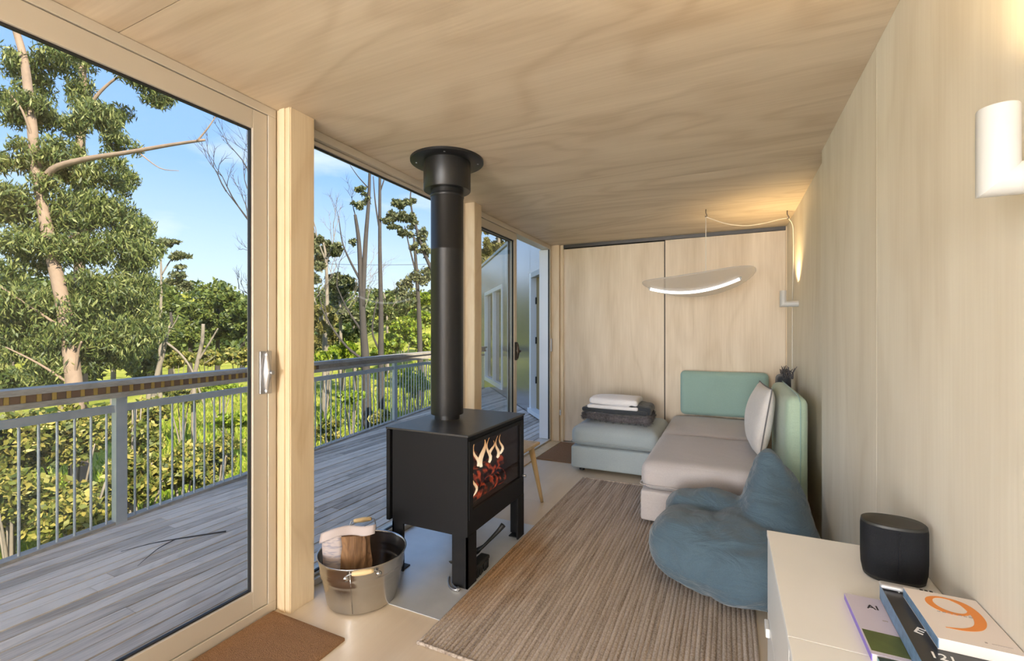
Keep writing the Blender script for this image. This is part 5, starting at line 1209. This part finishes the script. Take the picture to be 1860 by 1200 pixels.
for i, (px, py, t, rx, ry) in enumerate([(20, 790, 6.6, 90, 80), (130, 800, 7.0, 90, 75), (240, 770, 7.6, 60, 70), (20, 920, 5.8, 100, 90), (140, 930, 6.0, 90, 80), (250, 870, 6.8, 70, 70), (330, 850, 7.4, 55, 50), (-80, 840, 5.8, 110, 110), (395, 830, 8.4, 45, 40)]):
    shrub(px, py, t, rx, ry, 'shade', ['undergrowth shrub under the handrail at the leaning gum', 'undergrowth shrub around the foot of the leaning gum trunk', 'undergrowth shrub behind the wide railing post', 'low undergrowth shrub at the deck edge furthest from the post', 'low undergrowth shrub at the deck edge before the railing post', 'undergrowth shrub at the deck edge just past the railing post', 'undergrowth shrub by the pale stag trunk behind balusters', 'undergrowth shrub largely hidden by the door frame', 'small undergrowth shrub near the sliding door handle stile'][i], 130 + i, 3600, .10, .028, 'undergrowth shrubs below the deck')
for i, (px, py, t, rx, ry, lab) in enumerate([(325, 655, 27, 34, 18, 'olive shrub at the foot of the pale forked trunk'), (375, 650, 29, 36, 18, 'olive shrub below the broad dark pine'), (430, 648, 27, 36, 20, 'olive shrub below the tall dense pine'), (500, 650, 25, 40, 22, 'olive shrub half hidden by the timber post')]):
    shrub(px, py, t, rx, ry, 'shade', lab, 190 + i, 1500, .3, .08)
for i, (px, py, t, rx, ry) in enumerate([(330, 720, 15, 40, 18), (400, 700, 18, 45, 16), (420, 760, 13, 40, 20), (590, 780, 11, 30, 25), (640, 720, 13, 30, 16), (740, 690, 14, 25, 30), (690, 760, 11, 20, 18), (760, 700, 14, 20, 30)]):
    shrub(px, py, t, rx, ry, 'bright' if i % 3 else 'shade', ['dark low meadow shrub below the slender tree', 'bright meadow shrub below the forked dead trunk', 'bright meadow shrub close behind the balusters by the door stile', 'dark meadow shrub behind balusters beside the timber post', 'bright meadow shrub at the forked gum behind balusters', 'bright meadow shrub behind the far railing post', 'dark meadow shrub at the foot of the dark gum trunks', 'bright meadow shrub by the flue behind balusters'][i], 150 + i, 1400, .15, .04, 'meadow shrubs between the balusters')
# pines behind the wing
for i, (px, py, t, rx, ry) in enumerate([(868, 440, 24, 24, 60), (905, 430, 26, 26, 45), (935, 425, 28, 22, 40), (862, 560, 22, 16, 80), (800, 520, 30, 26, 60)]):
    rr = random.Random(i + 5); cl = [(px + rr.uniform(-.8, .8) * rx, py + rr.uniform(-.85, .85) * ry, t + rr.uniform(-1, 1), rx * .36, ry * .22, 330) for _ in range(15)]
    tree('dry_pine_tree', ['yellowish pine above the low end of the metal wing', 'yellowish pine above the wing window', 'yellowish pine above the wing near the open door gap', 'tall yellowish pine beside the end wall of the wing', 'yellowish pine mostly hidden behind the black flue'][i], [([(px, py + ry + 90, t), (px + 1, py, t), (px + 2, py - ry, t)], .2, .06)], cl, 'dry', 'bark_grey', 170 + i, .34, .07, .2, 'pines behind the wing')
# forest on the far ridge
rs = np.random.RandomState(9); C = []
for i in range(900):
    a = math.radians(rs.uniform(92, 178)); r = rs.uniform(95, 165); xx, yy = r * math.cos(a), r * math.sin(a); z = ground_z(xx, yy); h = rs.uniform(1.8, 3.2); C.append(((xx, yy, z + h * .8), (h * .8, h * .8, h), 60))
fo = thing('ridge_forest', (-90, 90, -4), 'distant dark forest covering the far ridge', 'forest'); fo['kind'] = 'stuff'
leaf_obj('tree_crowns', leaves_geo(C, 9, 1.5, .45, .2), LM['pine'], fo)
# grass blades in the meadow
rs = np.random.RandomState(21); n = 26000; a = np.radians(rs.uniform(95, 178, n)); r = rs.uniform(8, 30, n); xx = r * np.cos(a) - 1; yy = r * np.sin(a) + 2
P = np.array([(p, q, ground_z(p, q)) for p, q in zip(xx, yy)]); hgt = rs.uniform(.12, .42, (n, 1)); dv = np.c_[rs.normal(size=(n, 2)) * .35, np.ones(n)]; sd_ = np.c_[rs.normal(size=(n, 2)), np.zeros(n)]; sd_ /= np.linalg.norm(sd_, axis=1, keepdims=True)
V = np.stack([P - sd_ * .02, P + dv * hgt * .5 + sd_ * .025, P + dv * hgt, P - sd_ * .025 + dv * hgt * .5], 1).reshape(-1, 3)
gr = thing('meadow_grass', (-14, 12, -3), 'long yellow green grass covering the sunlit meadow below the deck', 'grass'); gr['kind'] = 'stuff'
leaf_obj('grass_blades', V, LM['bright'], gr)
pw = tag(tube('power_line', [at(560 + 30 * i, 478 + 3 * math.sin(math.pi * i / 9), 34) for i in range(10)], .015, M['sole_black'], None, 6), 'thin power line crossing behind the gum trunks', 'cable')
